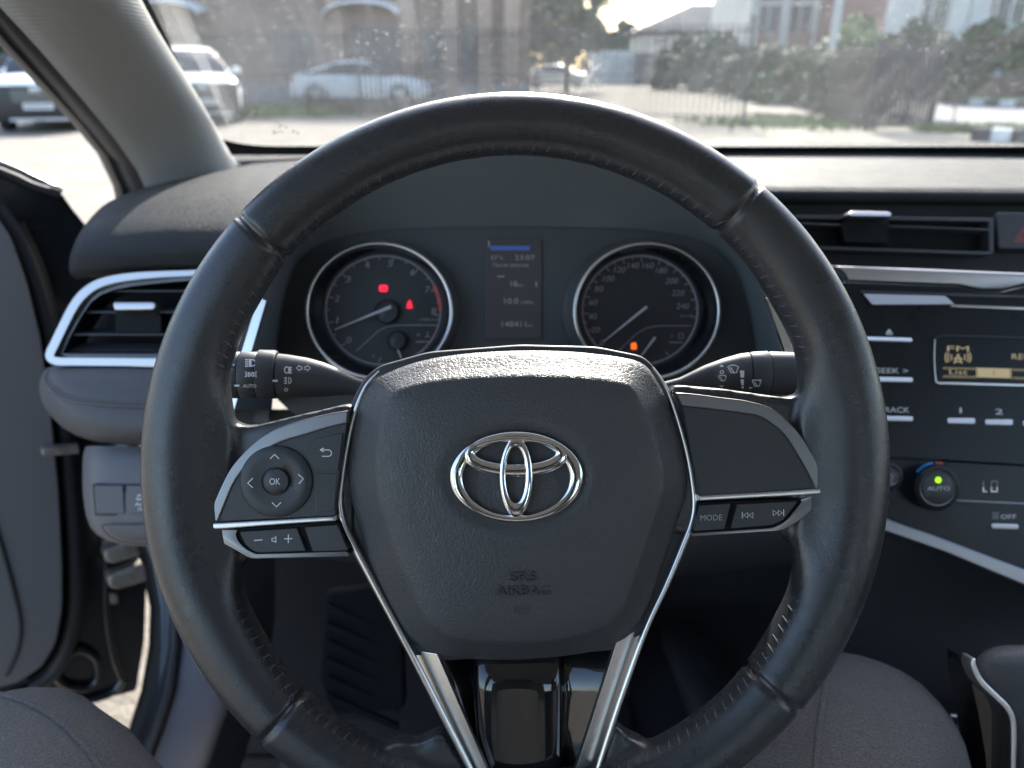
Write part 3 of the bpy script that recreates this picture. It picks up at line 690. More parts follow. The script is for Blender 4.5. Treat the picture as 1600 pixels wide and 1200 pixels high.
needle(1011, 479, 943, 534, 2.3, spd); needle(1024, 527, 1003, 555, 2.0, spd, .004)
obj('fuel_lamp', (lambda b: (bm_poly(b, rnd([(986, 536), (994, 535), (995, 546), (986, 546)], 2), dl, .0004), b)[1])(bmesh.new()), m_org, spd, 0)
tft = plate('trip_screen', rnd([(759, 372), (846, 372), (846, 530), (759, 530)], 4), CD+.010, .004, m_tft, clu, .0005)
bm = bmesh.new(); td = CD+.010
for (s, x, y, h, w) in [("33°c", 776, 402, 7, 19), ("23:07", 820, 402, 8, 31), ("После запуска", 798, 414, 6, 55), ("18", 803, 443, 9, 10), ("km", 813, 445, 5, 8), ("10.0", 799, 470, 9, 22), ("L/100km", 824, 472, 5, 19), ("148411", 803, 506, 9, 38), ("km", 828, 508, 5, 8)]:
    bm_text(bm, s, x, y, h, td, w=w)
bm_strokes(bm, [[(764, 376), (764, 386)], [(777, 432), (788, 432)], [(838, 440), (838, 448)]], 2, td)
obj('screen_lettering', bm, m_tfttext, tft, 0)
obj('screen_bar', (lambda b: (bm_poly(b, rnd([(766, 384), (828, 384), (828, 391), (766, 391)], 1), td), b)[1])(bmesh.new()), m_tftblue, tft, 0)
# steering column shroud
rows = [[P(806+rx*math.cos(a), cy-ry*math.sin(a), d) for a in [2*math.pi*i/36 for i in range(36)]] for (rx, ry, cy, d) in ((170, 130, 720, .455), (190, 150, 722, .46), (215, 170, 725, .50), (220, 170, 730, .56), (210, 165, 735, .64), (190, 150, 740, .72))]
col_ = loft('column_shroud', rows, m_plast, clu, close_u=True, cap0=True, smooth=60)
# ------------------------------------------------------------------ dashboard
dash = thing('dashboard', 'dark grey soft dashboard with silver trimmed vents running across the cabin', 'dashboard', (0.37, .72, .75))
# left pad : columns from the door end towards the visor; rows from windscreen to the lower front lip
def colrow(*p): return [P(*q) for q in cr(p, 4)]
Lc = [
 colrow((232, 300, .98), (195, 305, .86), (160, 322, .80), (128, 358, .755), (112, 392, .735), (108, 412, .735), (110, 428, .75), (120, 436, .80)),
 colrow((240, 290, .98), (205, 300, .86), (172, 318, .78), (142, 354, .725), (126, 390, .70), (120, 412, .705), (120, 426, .72), (128, 434, .78)),
 colrow((290, 276, .99), (258, 288, .86), (225, 312, .765), (195, 350, .71), (180, 388, .69), (176, 410, .695), (176, 424, .71), (180, 432, .77)),
 colrow((345, 262, 1.0), (322, 277, .86), (296, 304, .755), (272, 346, .695), (262, 384, .678), (258, 406, .682), (258, 420, .70), (260, 428, .76)),
 colrow((400, 252, 1.01), (385, 270, .86), (368, 300, .75), (352, 345, .69), (344, 382, .672), (342, 404, .676), (342, 418, .69), (342, 426, .75)),
 colrow((480, 246, 1.03), (475, 266, .86), (470, 300, .75), (462, 345, .69), (456, 382, .672), (454, 404, .676), (454, 418, .69), (454, 426, .75)),
]
loft('dash_pad', [[Vector(p) for p in c] for c in zip(*[cr([tuple(v) for v in col], 3) for col in zip(*Lc)])] if False else Lc, m_dash, dash, smooth=180)
# right pad
Rc = []
for x in (1080, 1180, 1300, 1420, 1540, 1660, 1800, 2000, 2250, 2450):
    k = (x-1180)/420; e = 3*k if x > 1180 else 0
    Rc.append(colrow((x, 246+e*.2, 1.06), (x, 256+e*.4, .95), (x, 270+e*.6, .85), (x, 287+e, .755), (x, 296+e, .737), (x, 306+e, .735), (x, 316+e, .745), (x, 322+e, .79)))
loft('dash_pad', Rc, m_dash, dash, smooth=180)
# shelf below the screen, full width
rows = []
for x in (-.42, -.2, 0.1, .37, .64, .95, 1.14):
    rows.append([Vector((x, 1.02+.09*(1-((x-.37)/.79)**2)+dy, CAM.z+z)) for dy, z in ((.14, -.105), (.04, -.108), (-.02, -.115), (-.10, -.135))])
loft('cowl_top', rows, m_dash, dash, smooth=180)
# left vent
def vent_frame(name, cl, d, w, parent): return strip(name, [(x, y, w) for x, y in cl], d, m_brush, parent, .008, .0025)
lv = plate('air_vent', rnd([(125, 440, 30), (330, 426, 2), (330, 566, 2), (86, 564, 14), (86, 540, 10)], 8), lambda x, y: .735, .02, m_void, dash, .001, label='corner air vent with curved silver surround')
strip('vent_surround', [(345, 420, 8), (305, 426, 8.5), (250, 428.5, 9.5), (205, 432, 11), (172, 437.5, 12), (148, 446, 13), (128, 461, 13.5), (113, 481, 13.5), (98, 510, 13.5), (86, 535, 13.5), (78, 552, 13.5), (79, 560, 12), (90, 564.5, 12), (120, 565, 12), (180, 565.5, 12), (260, 566, 12), (345, 565, 12)], .688, m_msatin, lv, .012, .0024)
plate('vent_wall', [(p.x, p.y) for p in cr([(345, 424), (250, 432), (205, 437), (175, 443), (152, 452), (134, 466), (118, 488), (100, 520), (84, 552)], 4)]+[(84, 556), (92, 560), (345, 562), (345, 552), (98, 552), (110, 524), (128, 492), (142, 472), (158, 460), (180, 452), (206, 447), (250, 442), (345, 434)], .694, .03, m_gloss, lv, .0008)
for (yl, xl, dd) in ((455, 152, .700), (488, 124, .698), (523, 106, .697)):
    bm = bmesh.new()
    bm_plate(bm, [P(xl, yl-1.2, dd), P(345, yl-1.8, dd), P(345, yl+1.2, dd), P(xl, yl+1.2, dd)], FWD*.024+UP*.006, .0005, 2); obj('louver', bm, m_plast, lv)
plate('vent_floor', [(98, 550), (345, 550), (345, 536), (106, 536)], lambda x, y: .70+(550-y)*.0012, .002, m_plast, lv, .0003)
plate('vent_knob', rnd([(176, 472), (240, 471.5), (244.5, 478), (240, 484), (178, 485)], 4), .684, .018, m_msatin, lv, .0016, 3)
plate('knob_base', rnd([(180, 485), (242, 484), (252, 494), (252, 520), (180, 520)], 4), .696, .02, m_void, lv, .001)
# leather bolster under the vent, with stitch seam
B1 = [(62, 600), (66, 582), (80, 572), (250, 573), (345, 574)]
def bcol(x, yt, y1, ys, y2, yb, dt, ds, dm, db): return colrow((x, yt, dt+.012), (x, yt+5, dt), (x, y1, dt-.006), (x, ys, ds), (x, ys+10, ds-.001), (x, y2, dm), (x, yb-8, db), (x, yb, db+.025))
Bc = [colrow((80, 573, .72), (72, 576, .715), (66, 585, .712), (62, 597, .712), (61, 606, .714), (63, 618, .716), (68, 634, .722), (76, 646, .735)),
      bcol(84, 571, 582, 597, 626, 655, .700, .690, .688, .698), bcol(98, 570, 590, 612, 640, 668, .694, .682, .680, .690),
      bcol(120, 570, 596, 620, 652, 681, .690, .676, .673, .684), bcol(150, 571, 598, 624, 662, 690, .688, .673, .669, .680),
      bcol(190, 572, 600, 627, 668, 695, .686, .671, .667, .678), bcol(240, 573, 601, 628, 671, 696, .686, .670, .666, .677), bcol(350, 574, 602, 630, 672, 697, .686, .670, .666, .677)]
bol = loft('knee_bolster', Bc, m_bolster, dash, smooth=180, label='padded grey leather knee bolster with brown stitching')
from mathutils.bvhtree import BVHTree
def bvh_of(o):
    org = ORG[o.name]; return BVHTree.FromPolygons([org+v.co for v in o.data.vertices], [tuple(p.vertices) for p in o.data.polygons])
bb_ = bvh_of(bol)
def on(bv, x, y, lift=0):
    r = ray(x, y).normalized(); h = bv.ray_cast(CAM, r); return None if h[0] is None else h[0]-r*lift
c = cr([(76, 578), (74, 587), (80, 598), (90, 609), (104, 617), (124, 622), (152, 625.5), (190, 628.5), (240, 629.5), (345, 631)], 10)
bm = bmesh.new()
pts_ = [q for q in (on(bb_, p.x, p.y, .0002) for p in c) if q is not None]
tube('bolster_piping', [q for q in (on(bb_, p.x-2, p.y+6, -.0004) for p in c) if q is not None], .0019, m_bolster, bol, 8)
i = 0; L_ = [0]
for k in range(1, len(pts_)): L_.append(L_[-1]+(pts_[k]-pts_[k-1]).length)
def atl(s):
    for k in range(1, len(L_)):
        if L_[k] >= s: t = (s-L_[k-1])/(L_[k]-L_[k-1]); return pts_[k-1].lerp(pts_[k], t)
    return pts_[-1]
s_ = 0
while s_ < L_[-1]-.006:
    a, b_ = atl(s_), atl(s_+.0042); up = UP*.0006
    bm_tube(bm, [a-FWD*.0002+up, (a+b_)/2-FWD*.0009, b_-FWD*.0002-up], [.0004, .0007, .0004], 6); s_ += .0058
obj('stitching', bm, m_bthread, bol, 60, kind='stuff')
# lower switch panel
def lcol(x, yt, y1, y2, yb, d): return colrow((x, yt, d+.016), (x, y1, d+.006), (x, (y1+y2)/2, d), (x, y2, d), (x, yb-6, d+.006), (x, yb, d+.025))
Pc = [colrow((134, 698, .74), (130, 712, .735), (129, 740, .732), (130, 775, .730), (136, 810, .732), (150, 838, .74)),
      lcol(140, 697, 720, 790, 822, .682), lcol(152, 697, 720, 806, 836, .675), lcol(170, 697, 722, 816, 846, .672), lcol(200, 697, 722, 822, 852, .67), lcol(240, 698, 722, 826, 854, .67), lcol(350, 698, 722, 826, 856, .67)]
low = loft('switch_panel', Pc, m_lower, dash, smooth=180)
plate('switch_frame', rnd([(144, 756), (300, 756), (300, 806), (148, 806)], 2), .6705, .006, m_rubber, low, .0003)
plate('blank_switch', rnd([(147, 759), (192, 759), (195, 803), (150, 803)], 3), .6685, .006, m_lower, low, .0012)
sw = plate('stability_switch', rnd([(197, 759), (245, 759), (247, 803), (199, 803)], 3), .6685, .006, m_lower, low, .0012)
bm = bmesh.new(); bm_strokes(bm, [[(213, 780), (216, 774), (226, 774), (229, 780), (213, 780)], [(212, 790), (215, 786), (218, 790)], [(220, 790), (223, 786), (226, 790)]], 2, .6685); bm_text(bm, "OFF", 221, 795, 5, .6685); obj('switch_mark', bm, m_white, sw, 0)
strokes('pocket_seam', [cr([(250, 819), (175, 819.5), (163, 820), (160, 824), (165, 832), (178, 842), (200, 848), (250, 851)], 4)], 2.2, .669, m_rubber, low, .0015)
# lower dash behind the wheel and knee panel
rows = [[P(x, y, d) for x, y, d in r] for r in (((350, 640, .66), (560, 640, .70), (800, 650, .72), (1060, 640, .70), (1250, 640, .66), (1360, 640, .665)), ((350, 700, .67), (560, 720, .69), (800, 760, .70), (1060, 740, .69), (1250, 720, .66), (1360, 720, .662)), ((350, 800, .67), (560, 830, .68), (800, 860, .68), (1060, 850, .68), (1250, 830, .66), (1360, 830, .665)), ((350, 852, .70), (560, 880, .70), (800, 900, .70), (1060, 900, .70), (1250, 880, .69), (1360, 900, .69)), ((350, 850, .86), (560, 862, .88), (800, 870, .88), (1060, 870, .88), (1250, 860, .86), (1360, 860, .86)))]
loft('knee_panel', [[Vector(p) for p in cr([tuple(q) for q in r], 4)] for r in rows], m_plast, dash, smooth=60)
# upper instrument face beside the visor
rows = [[P(x, y, d) for x, y, d in r] for r in (((300, 424, .72), (345, 420, .70), (420, 420, .67)), ((300, 570, .72), (345, 570, .70), (420, 570, .66)), ((300, 660, .70), (345, 660, .69), (420, 660, .66)))]
loft('side_face', rows, m_plast, dash, smooth=60)
# right : dark fascia with centre vent
plate('upper_fascia', [(1120, 318), (1240, 318), (1420, 320), (1560, 322), (1800, 326), (2460, 336), (2460, 450), (1800, 436), (1560, 428), (1300, 420), (1120, 416)], lambda x, y: .762-(y-318)*.00012, .03, m_plast, dash, 0)
cv = plate('air_vent', rnd([(1215, 338), (1549, 342), (1549, 395), (1215, 385)], 6), .735, .008, m_void, dash, .001, label='centre air vent with silver tab')
for pts in ([(1200, 335), (1549, 340), (1549, 346), (1200, 341)], [(1545, 340), (1553, 340), (1553, 396), (1545, 396)], [(1200, 382), (1549, 393), (1549, 398), (1200, 387)]):
    plate('vent_edge', pts, .722, .02, m_plast, cv, .0008)
bm = bmesh.new()
for pts in ([(1200, 345), (1312, 350), (1313, 352.5), (1200, 347.5)], [(1389, 352), (1546, 357.5), (1546, 360), (1389, 354.5)]):
    bm = bmesh.new(); bm_plate(bm, [P(x, y, .716) for x, y in pts], FWD*.026, .0006, 2); obj('louver', bm, m_plast, cv)
plate('knob_base', rnd([(1314, 351), (1328, 337), (1390, 339), (1388, 380), (1320, 378)], 3), .720, .014, m_void, cv, .0002)
plate('vent_knob', rnd([(1330, 329.5), (1390, 331), (1393.5, 335), (1391, 338), (1329, 337), (1326, 334)], 2.5), lambda x, y: .703+(338-y)*.0004, .016, m_msatin, cv, .0012, 3)
hz = plate('hazard_switch', rnd([(1555, 331), (1680, 333), (1680, 390), (1560, 389)], 6), .728, .03, m_btn, dash, .002, 3)
strokes('hazard_mark', [[(1586, 377), (1603, 350), (1620, 377.5), (1586, 377)], [(1593, 373.5), (1603, 357), (1613, 373.5), (1593, 373.5)]], 2.2, .728, m_red2, hz)
# long silver trim
plate('silver_trim', [(1285, 414), (1400, 418), (1600, 426), (1800, 434), (2100, 448), (2100, 470), (1800, 452), (1640, 440), (1600, 446), (1567, 455), (1535, 454), (1515, 450), (1498, 446), (1400, 443), (1320, 440), (1300, 428)], .672, .02, m_msatin, dash, .003, 3, 60)
tube('ignition_ring', [P(x, y, .665) for x, y in arc(1299, 442, 25, 24, n=32)], .0018, m_plast, dash, 8, True)
plate('start_button', arc(1299, 442, 23, 22, n=32), .663, .01, m_gloss, dash, .002, 3)
# ------------------------------------------------------------------ radio
def KD(x, y): return .640+(x-1350)*2e-5-(y-600)*2.5e-5
radio = thing('radio', 'black car radio with amber display and slim silver key bars', 'radio', P(1480, 700, .67))
def bar(name, x0, x1, y0, y1, par, slope=.025, mat=None, h=.0022):
    k = (x1-x0)*slope
    return plate(name, rnd([(x0, y0), (x1, y0+k), (x1, y1+k), (x0, y1)], 3), lambda x, y: KD(x, y)-h+(y1-y)*.00025, .006, mat or m_brush, par, .0020, 3)
fb = plate('faceplate', [(1255, 440), (1320, 441), (1498, 447), (1535, 455), (1567, 456), (1600, 448), (1660, 442), (1900, 452), (1900, 745), (1470, 719), (1330, 712), (1262, 705)], KD, .03, m_face, radio, .001)
plate('slot_bar', rnd([(1349, 459, 2), (1477, 462.5, 3), (1492, 475.5, 2), (1363, 476, 3)], 2), lambda x, y: KD(x, y)-.004+(476-y)*.0002, .006, m_msatin, radio, .0012, 3)
plate('slot_line', [(1486, 475.5), (1850, 489), (1850, 493.5), (1486, 479.5)], lambda x, y: KD(x, y)-.0015, .004, m_brush, radio, .0006)
plate('slot_lip', rnd([(1345, 454), (1480, 458), (1700, 464), (1700, 467), (1492, 463), (1480, 461), (1345, 457)], 1), lambda x, y: KD(x, y)-.0008, .004, m_plast, radio, .0004)
e = bar('eject_key', 1338, 1426, 525, 532, radio, .03)
bm = bmesh.new(); bm_poly(bm, [(1384, 520), (1395, 520.5), (1389.5, 513.5)], KD); bm_strokes(bm, [[(1384, 522), (1395, 522.5)]], 1.6, KD); obj('eject_mark', bm, m_white, fb, 0)
for (nm, s, y, x0, w) in (('seek_key', "SEEK >", 579, 1394, 50), ('track_key', "TRACK", 640, 1397, 48)):
    bar(nm, 1345, 1427, y+9, y+17, radio, .02); text('lettering', s, x0, y, 8.5, KD, m_white, fb, w=w, rot=-1)
scr = plate('display', rnd([(1461, 525), (1900, 534), (1900, 607), (1463, 597)], 6), lambda x, y: KD(x, y)-.0004, .004, m_lcd, radio, .0004)
strip('display_rim', [(1461, 530, 1.6), (1460, 560, 1.8), (1462, 590, 2.0), (1466, 598, 2.8), (1490, 599, 3.4), (1600, 602, 3.4), (1895, 609, 3.4)], lambda x, y: KD(x, y)-.0014, m_brush, radio, .002, .0004)
tube('display_rim', [P(x, y, KD(x, y)-.0008) for x, y in ((1462, 528), (1470, 524.5), (1600, 527.5), (1895, 534))], .0007, m_plast, radio, 6)
sd_ = lambda x, y: KD(x, y)-.0006
bm = bmesh.new(); bm_text(bm, "FM", 1497, 544.5, 9, sd_, w=34, rot=-1)
bm_strokes(bm, [[(1497, 553), (1503, 568)], [(1497, 553), (1491, 568)], [(1490, 560), (1504, 560.5)], [(1493, 565), (1501, 565)]], 2, sd_)
for s in (-1, 1):
    for r in (11, 16, 20): bm_strokes(bm, [arc(1497, 558.5, r, r*.8, 90-s*90-30, 90-s*90+30, 6)], 1.8, sd_)
text("station_lettering", "REG", 1596, 557, 9, sd_, m_lcdon, scr, w=30, rot=-1); bm_text(bm, "List", 1497.5, 581, 8, sd_, w=28, rot=-1)
bm_strokes(bm, [[(1526, 574), (1526, 590)], [(1579.5, 575.5), (1579.5, 592)]], 1.6, sd_)
for y in (573.5, 586.5):
    for k in range(26): bm_strokes(bm, [[(1474+k*2, y+k*.04), (1474+k*2, y+k*.04+3.5)]], .8, sd_)
    for k in range(40): bm_strokes(bm, [[(1583+k*2, y+2.5+k*.04), (1583+k*2, y+2.5+k*.04+3.5)]], .8, sd_)
obj('display_lettering', bm, m_lcdon, scr, 0, kind='stuff')
tab_ = obj('display_tab', (lambda b: (bm_poly(b, [(1527.5, 574.5), (1578, 576), (1578, 591), (1527.5, 589.5)], sd_), b)[1])(bmesh.new()), m_lcdon, scr, 0)
text('tab_number', "1", 1553, 582.5, 7, lambda x, y: KD(x, y)-.001, m_lcd, scr)
for k, s in enumerate(("1", "2", "3", "4")):
    x = 1481+59*k; y = 652+k*2.0
    kb = bar('preset_key', x, x+43, y, y+10, radio, .02); strokes('key_shadow', [], 1, KD, m_dial, kb) if False else None
    text('lettering', s, x+(20 if s == "1" else 21), y-11, 9, KD, m_white, fb, w=(3.2 if s == "1" else 12))
# ------------------------------------------------------------------ climate panel
clim = thing('climate_panel', 'black climate control panel with round auto knob and green light', 'climate panel', P(1480, 850, .66))
cf = plate('faceplate', [(1255, 706), (1330, 714), (1468, 720), (1900, 746), (1900, 1000), (1600, 890), (1480, 846), (1380, 808), (1330, 790), (1262, 770)], KD, .03, m_face, clim, .001)
tube('seam_line', [P(x, y, KD(x, y)-.0002) for x, y in ((1365, 715), (1468, 719.5), (1479, 731))], .0003, m_plast, clim, 6)
plate('temperature_window', rnd([(1476, 722), (1900, 746), (1900, 802), (1498, 783), (1492, 760)], 6), lambda x, y: KD(x, y)-.0004, .002, m_lcd, clim, .0003)
strip('window_line', [(1494, 782, 2.2), (1600, 787, 2.4), (1890, 801, 2.4)], lambda x, y: KD(x, y)-.0010, m_dsatin, clim, .002, .0004)
def knob(name, cx, cy, r, par, lab=None):
    kx, ky = -5, 3
    prof = [(r+5, .0), (r+5, .004), (r+3.5, .012), (r+2, .0145), (r-.5, .0155), (r-2.5, .015), (r-4, .0138), (r-5, .0142), (r-7, .0150), (2, .0152)]
    rows = []
    for (rr, h) in prof: rows.append([P(cx-kx*(1-h/.015)*.9+rr*math.cos(a)-8*(1-h/.0152), cy-rr*math.sin(a)+1*(1-h/.0152), KD(cx, cy)-h) for a in [2*math.pi*i/40 for i in range(40)]])
    o = loft(name, rows[:6], m_plast, par, close_u=True, smooth=40)
    loft('knob_ring', rows[3:7], m_brush, o, close_u=True, smooth=60)
    loft('knob_face', rows[6:], m_plast, o, close_u=True, cap1=True, smooth=40); return o
kn = knob('temperature_knob', 1466, 762, 30.5, clim)
kfd = KD(1466, 762)-.0154
text('lettering', "AUTO", 1466.5, 763, 6.5, kfd, m_white, kn, w=35)
obj('green_light', (lambda b: (bm_disc(b, 1466, 750, 5, kfd, 16, .0005), b)[1])(bmesh.new()), m_grn, kn, 0)
strokes('cold_arc', [arc(1463, 762, 39, 39, 141, 98, 10)], 3.4, lambda x, y: KD(x, y)-.0004, m_blue2, clim)
strokes('warm_arc', [arc(1463, 762, 39, 39, 92, 74, 8)], 3, lambda x, y: KD(x, y)-.0004, m_red2, clim)
k2 = knob('demist_knob', 1391, 744, 17, clim)
strokes('demist_mark', wiper(1390, 747, .7)+[[(1384, 754), (1397, 754)]], 1.6, KD(1391, 744)-.0154, m_wdim, k2)
seg = [[(1536.5, 752), (1536.5, 759)], [(1536.5, 761), (1536.5, 768), (1542, 768)], [(1549, 752), (1558, 752), (1558, 759)], [(1549, 752), (1549, 759)], [(1549, 761), (1549, 768), (1558, 768), (1558, 761)]]
strokes('temperature_digits', seg[1:2]+seg[4:5], 1.8, lambda x, y: KD(x, y)-.0006, m_lcdw, clim); strokes('temperature_digits', seg[:1]+seg[2:4], 1.4, lambda x, y: KD(x, y)-.0006, m_wdim, clim)
ob = bar('fan_off_key', 1550, 1592, 818, 826, clim, .03); bar('fan_key', 1612, 1660, 822, 830, clim, .03)
text('lettering', "OFF", 1576, 807, 7, KD, m_white, cf, w=24)
strokes('fan_mark', [arc(1556.5-3.2, 803, 2.2, 2.2, 0, 360, 8), arc(1556.5+2, 803, 2.2, 2.2, 0, 360, 8), arc(1556.5-3.2, 808.5, 2.2, 2.2, 0, 360, 8), arc(1556.5+2, 808.5, 2.2, 2.2, 0, 360, 8)], .9, KD, m_wdim, cf)
# diagonal silver trim (part of dashboard) and console
plate('silver_trim', [(1310, 786), (1383, 808), (1480, 844), (1600, 889), (1800, 968), (1800, 996), (1600, 916), (1480, 866), (1383, 832), (1310, 808)], lambda x, y: KD(x, y)-.004, .025, m_dsatin, dash, .0022, 3)
cons = thing('centre_console', 'black centre console running back between the front seats', 'console', (.37, .2, .45))
rows = [[P(x, y, d) for x, y, d in r] for r in (((1290, 800, .655), (1480, 862, .65), (1620, 918, .645), (1850, 1010, .64)), ((1290, 840, .68), (1480, 890, .675), (1620, 940, .67), (1850, 1040, .66)), ((1295, 950, .70), (1480, 990, .69), (1620, 1030, .68), (1850, 1100, .67)), ((1300, 1100, .70), (1480, 1130, .685), (1620, 1150, .67), (1850, 1180, .66)), ((1310, 1300, .70), (1480, 1300, .685), (1620, 1300, .67), (1850, 1300, .66)))]
loft('console_front', [[Vector(p) for p in cr([tuple(q) for q in r], 4)] for r in rows], m_plast, cons, smooth=60)
box('console_body', (.40, .10, .50), (.24, .80, .36), m_plast, cons, bevel=.02, seg=3)
box('console_top', (.40, .13, .684), (.20, .60, .008), m_gloss, cons, bevel=.003)
box('armrest', (.40, -.12, .73), (.19, .30, .09), m_bolster, cons, bevel=.03, seg=4)
tube('console_edge', [P(1486, 1122, .60), P(1540, 1128, .59), P(1700, 1138, .58)], .004, m_dsatin, cons, 8)
# gear selector
gear = thing('gear_selector', 'black leather gear selector knob with curved chrome strip', 'gear selector', P(1600, 1320, .55))
GD = .53
rows = []
for (y, xl, xr, d0) in ((1008, 1572, 1660, GD+.01), (1010, 1556, 1676, GD+.004), (1016, 1540, 1690, GD-.002), (1026, 1528, 1702, GD-.006), (1042, 1522, 1708, GD-.008), (1075, 1526, 1712, GD-.006), (1110, 1548, 1712, GD-.004), (1150, 1568, 1706, GD-.002), (1200, 1574, 1696, GD), (1260, 1580, 1680, GD), (1330, 1590, 1670, GD+.004)):
    cx = (xl+xr)/2; rx = (xr-xl)/2
    rows.append([P(cx+rx*math.copysign(abs(math.cos(a))**.8, math.cos(a)), y, d0+.02-.024*math.copysign(abs(math.sin(a))**.8, math.sin(a))) for a in [2*math.pi*i/32 for i in range(32)]])
gk = loft('knob', rows, m_bolster, gear, close_u=True, cap0=True, cap1=True, smooth=180)
strip('chrome_strip', [(1522, 1030, 6), (1523, 1044, 9), (1534, 1066, 10), (1556, 1088, 10), (1574, 1106, 10), (1583, 1124, 10), (1585, 1150, 10), (1584, 1200, 9), (1582, 1280, 9)], GD-.009, m_brush, gear, .012, .0018)
plate('knob_side', [(p.x, p.y) for p in cr([(1519, 1036), (1520, 1052), (1530, 1074), (1552, 1096), (1570, 1114), (1578, 1130), (1580, 1160), (1578, 1280)], 4)]+[(1546, 1280), (1540, 1180), (1530, 1120), (1519, 1070)], GD+.002, .03, m_gloss, gear, .004, 3)

# passenger side of the dashboard: lower fascia and glove box
rows = []
for x in (.585, .70, .90, 1.13):
    rows.append([Vector((x, y, z)) for y, z in ((.74, .955), (.70, .93), (.685, .88), (.67, .82), (.66, .70), (.68, .60), (.76, .56), (.95, .56))])
gl = loft('passenger_fascia', rows, m_plast, dash, smooth=60)
box('glove_box_lid', (.86, .655, .73), (.44, .02, .20), m_lower, gl, rot=Matrix.Rotation(rad(-4), 3, 'X'), bevel=.012, seg=3)
box('glove_box_latch', (.86, .640, .80), (.07, .012, .02), m_plast, gl, bevel=.004)
box('radio_side', (.578, .75, .79), (.02, .16, .30), m_plast, dash, bevel=.004)
# ------------------------------------------------------------------ car body (cabin shell)
body = thing('car', 'black car seen from its driver seat with the left door standing open', 'car', (.37, .3, .25))
CX = .37
def ws(u, v):
    """windscreen surface: u 0..1 left-right, v 0 bottom .. 1 top"""
    k = 1-(2*u-1)**2
    xb = -.395+1.53*u; yb = 1.045+.10*k; zb = -.1003*yb+.002
    xt = -.300+1.31*u; yt = .435+.055*k; zt = .235+.012*k
    x = xb+(xt-xb)*v; y = yb+(yt-yb)*v+.035*math.sin(math.pi*v)*.6; z = zb+(zt-zb)*v+.05*math.sin(math.pi*v)*.6
    return Vector((x, y, CAM.z+z))
NU, NV = 48, 24
m_glass = bpy.data.materials.new('dusty_windscreen_glass'); m_glass.use_nodes = True
n = m_glass.node_tree.nodes; l = m_glass.node_tree.links; n.clear()
out = n.new('ShaderNodeOutputMaterial'); tr = n.new('ShaderNodeBsdfTransparent'); tr.inputs[0].default_value = (.92, .94, .93, 1)
tl = n.new('ShaderNodeBsdfTranslucent'); tl.inputs[0].default_value = (.86, .88, .88, 1)
gl = n.new('ShaderNodeBsdfGlossy'); gl.inputs['Roughness'].default_value = .02
mx1 = n.new('ShaderNodeMixShader'); mx2 = n.new('ShaderNodeMixShader'); fr = n.new('ShaderNodeFresnel'); fr.inputs[0].default_value = 1.35
tc = n.new('ShaderNodeTexCoord')
def nnoise(sc, det=5, rough=.6):
    q = n.new('ShaderNodeTexNoise'); q.inputs['Scale'].default_value = sc; q.inputs['Detail'].default_value = det; q.inputs['Roughness'].default_value = rough
    l.new(tc.outputs['Object'], q.inputs['Vector']); return q
def nmap(sock, a, b, c, d):
    q = n.new('ShaderNodeMapRange'); q.inputs[1].default_value = a; q.inputs[2].default_value = b; q.inputs[3].default_value = c; q.inputs[4].default_value = d
    l.new(sock, q.inputs[0]); return q.outputs[0]
def nmath(op, a, b):
    q = n.new('ShaderNodeMath'); q.operation = op
    for i, s in enumerate((a, b)):
        if isinstance(s, (int, float)): q.inputs[i].default_value = s
        else: l.new(s, q.inputs[i])
    return q.outputs[0]
base_ = nmap(nnoise(6, 4).outputs['Fac'], .3, .7, .012, .042)
fine = nmap(nnoise(160, 3, .7).outputs['Fac'], .58, .76, 0, .07)
vor = n.new('ShaderNodeTexVoronoi'); vor.inputs['Scale'].default_value = 130; l.new(tc.outputs['Object'], vor.inputs['Vector'])
vsp = nmap(vor.outputs['Distance'], .05, .17, .38, 0)
msk = nmap(nnoise(14, 3).outputs['Fac'], .50, .64, 0, 1); vsp = nmath('MULTIPLY', vsp, msk)
mpn = n.new('ShaderNodeMapping'); mpn.inputs['Scale'].default_value = (60, 5, 5); mpn.inputs['Rotation'].default_value = (0, 0, rad(14)); l.new(tc.outputs['Object'], mpn.inputs[0])
stn = n.new('ShaderNodeTexNoise'); stn.inputs['Scale'].default_value = 1.0; stn.inputs['Detail'].default_value = 4; l.new(mpn.outputs[0], stn.inputs['Vector'])
streak = nmap(stn.outputs['Fac'], .5, .8, 0, .022)
dust = nmath('ADD', nmath('ADD', nmath('ADD', base_, fine), vsp), streak)
l.new(dust, mx1.inputs[0]); l.new(tr.outputs[0], mx1.inputs[1]); l.new(tl.outputs[0], mx1.inputs[2])
l.new(nmath('MULTIPLY', fr.outputs[0], .25), mx2.inputs[0]); l.new(mx1.outputs[0], mx2.inputs[1]); l.new(gl.outputs[0], mx2.inputs[2]); l.new(mx2.outputs[0], out.inputs[0])
wsx = loft('windshield', [[ws(-.05+1.05*i/NU, j/NV) for i in range(NU+1)] for j in range(NV+1)], m_glass, body, smooth=180, label='dusty curved windshield with black printed edge band')
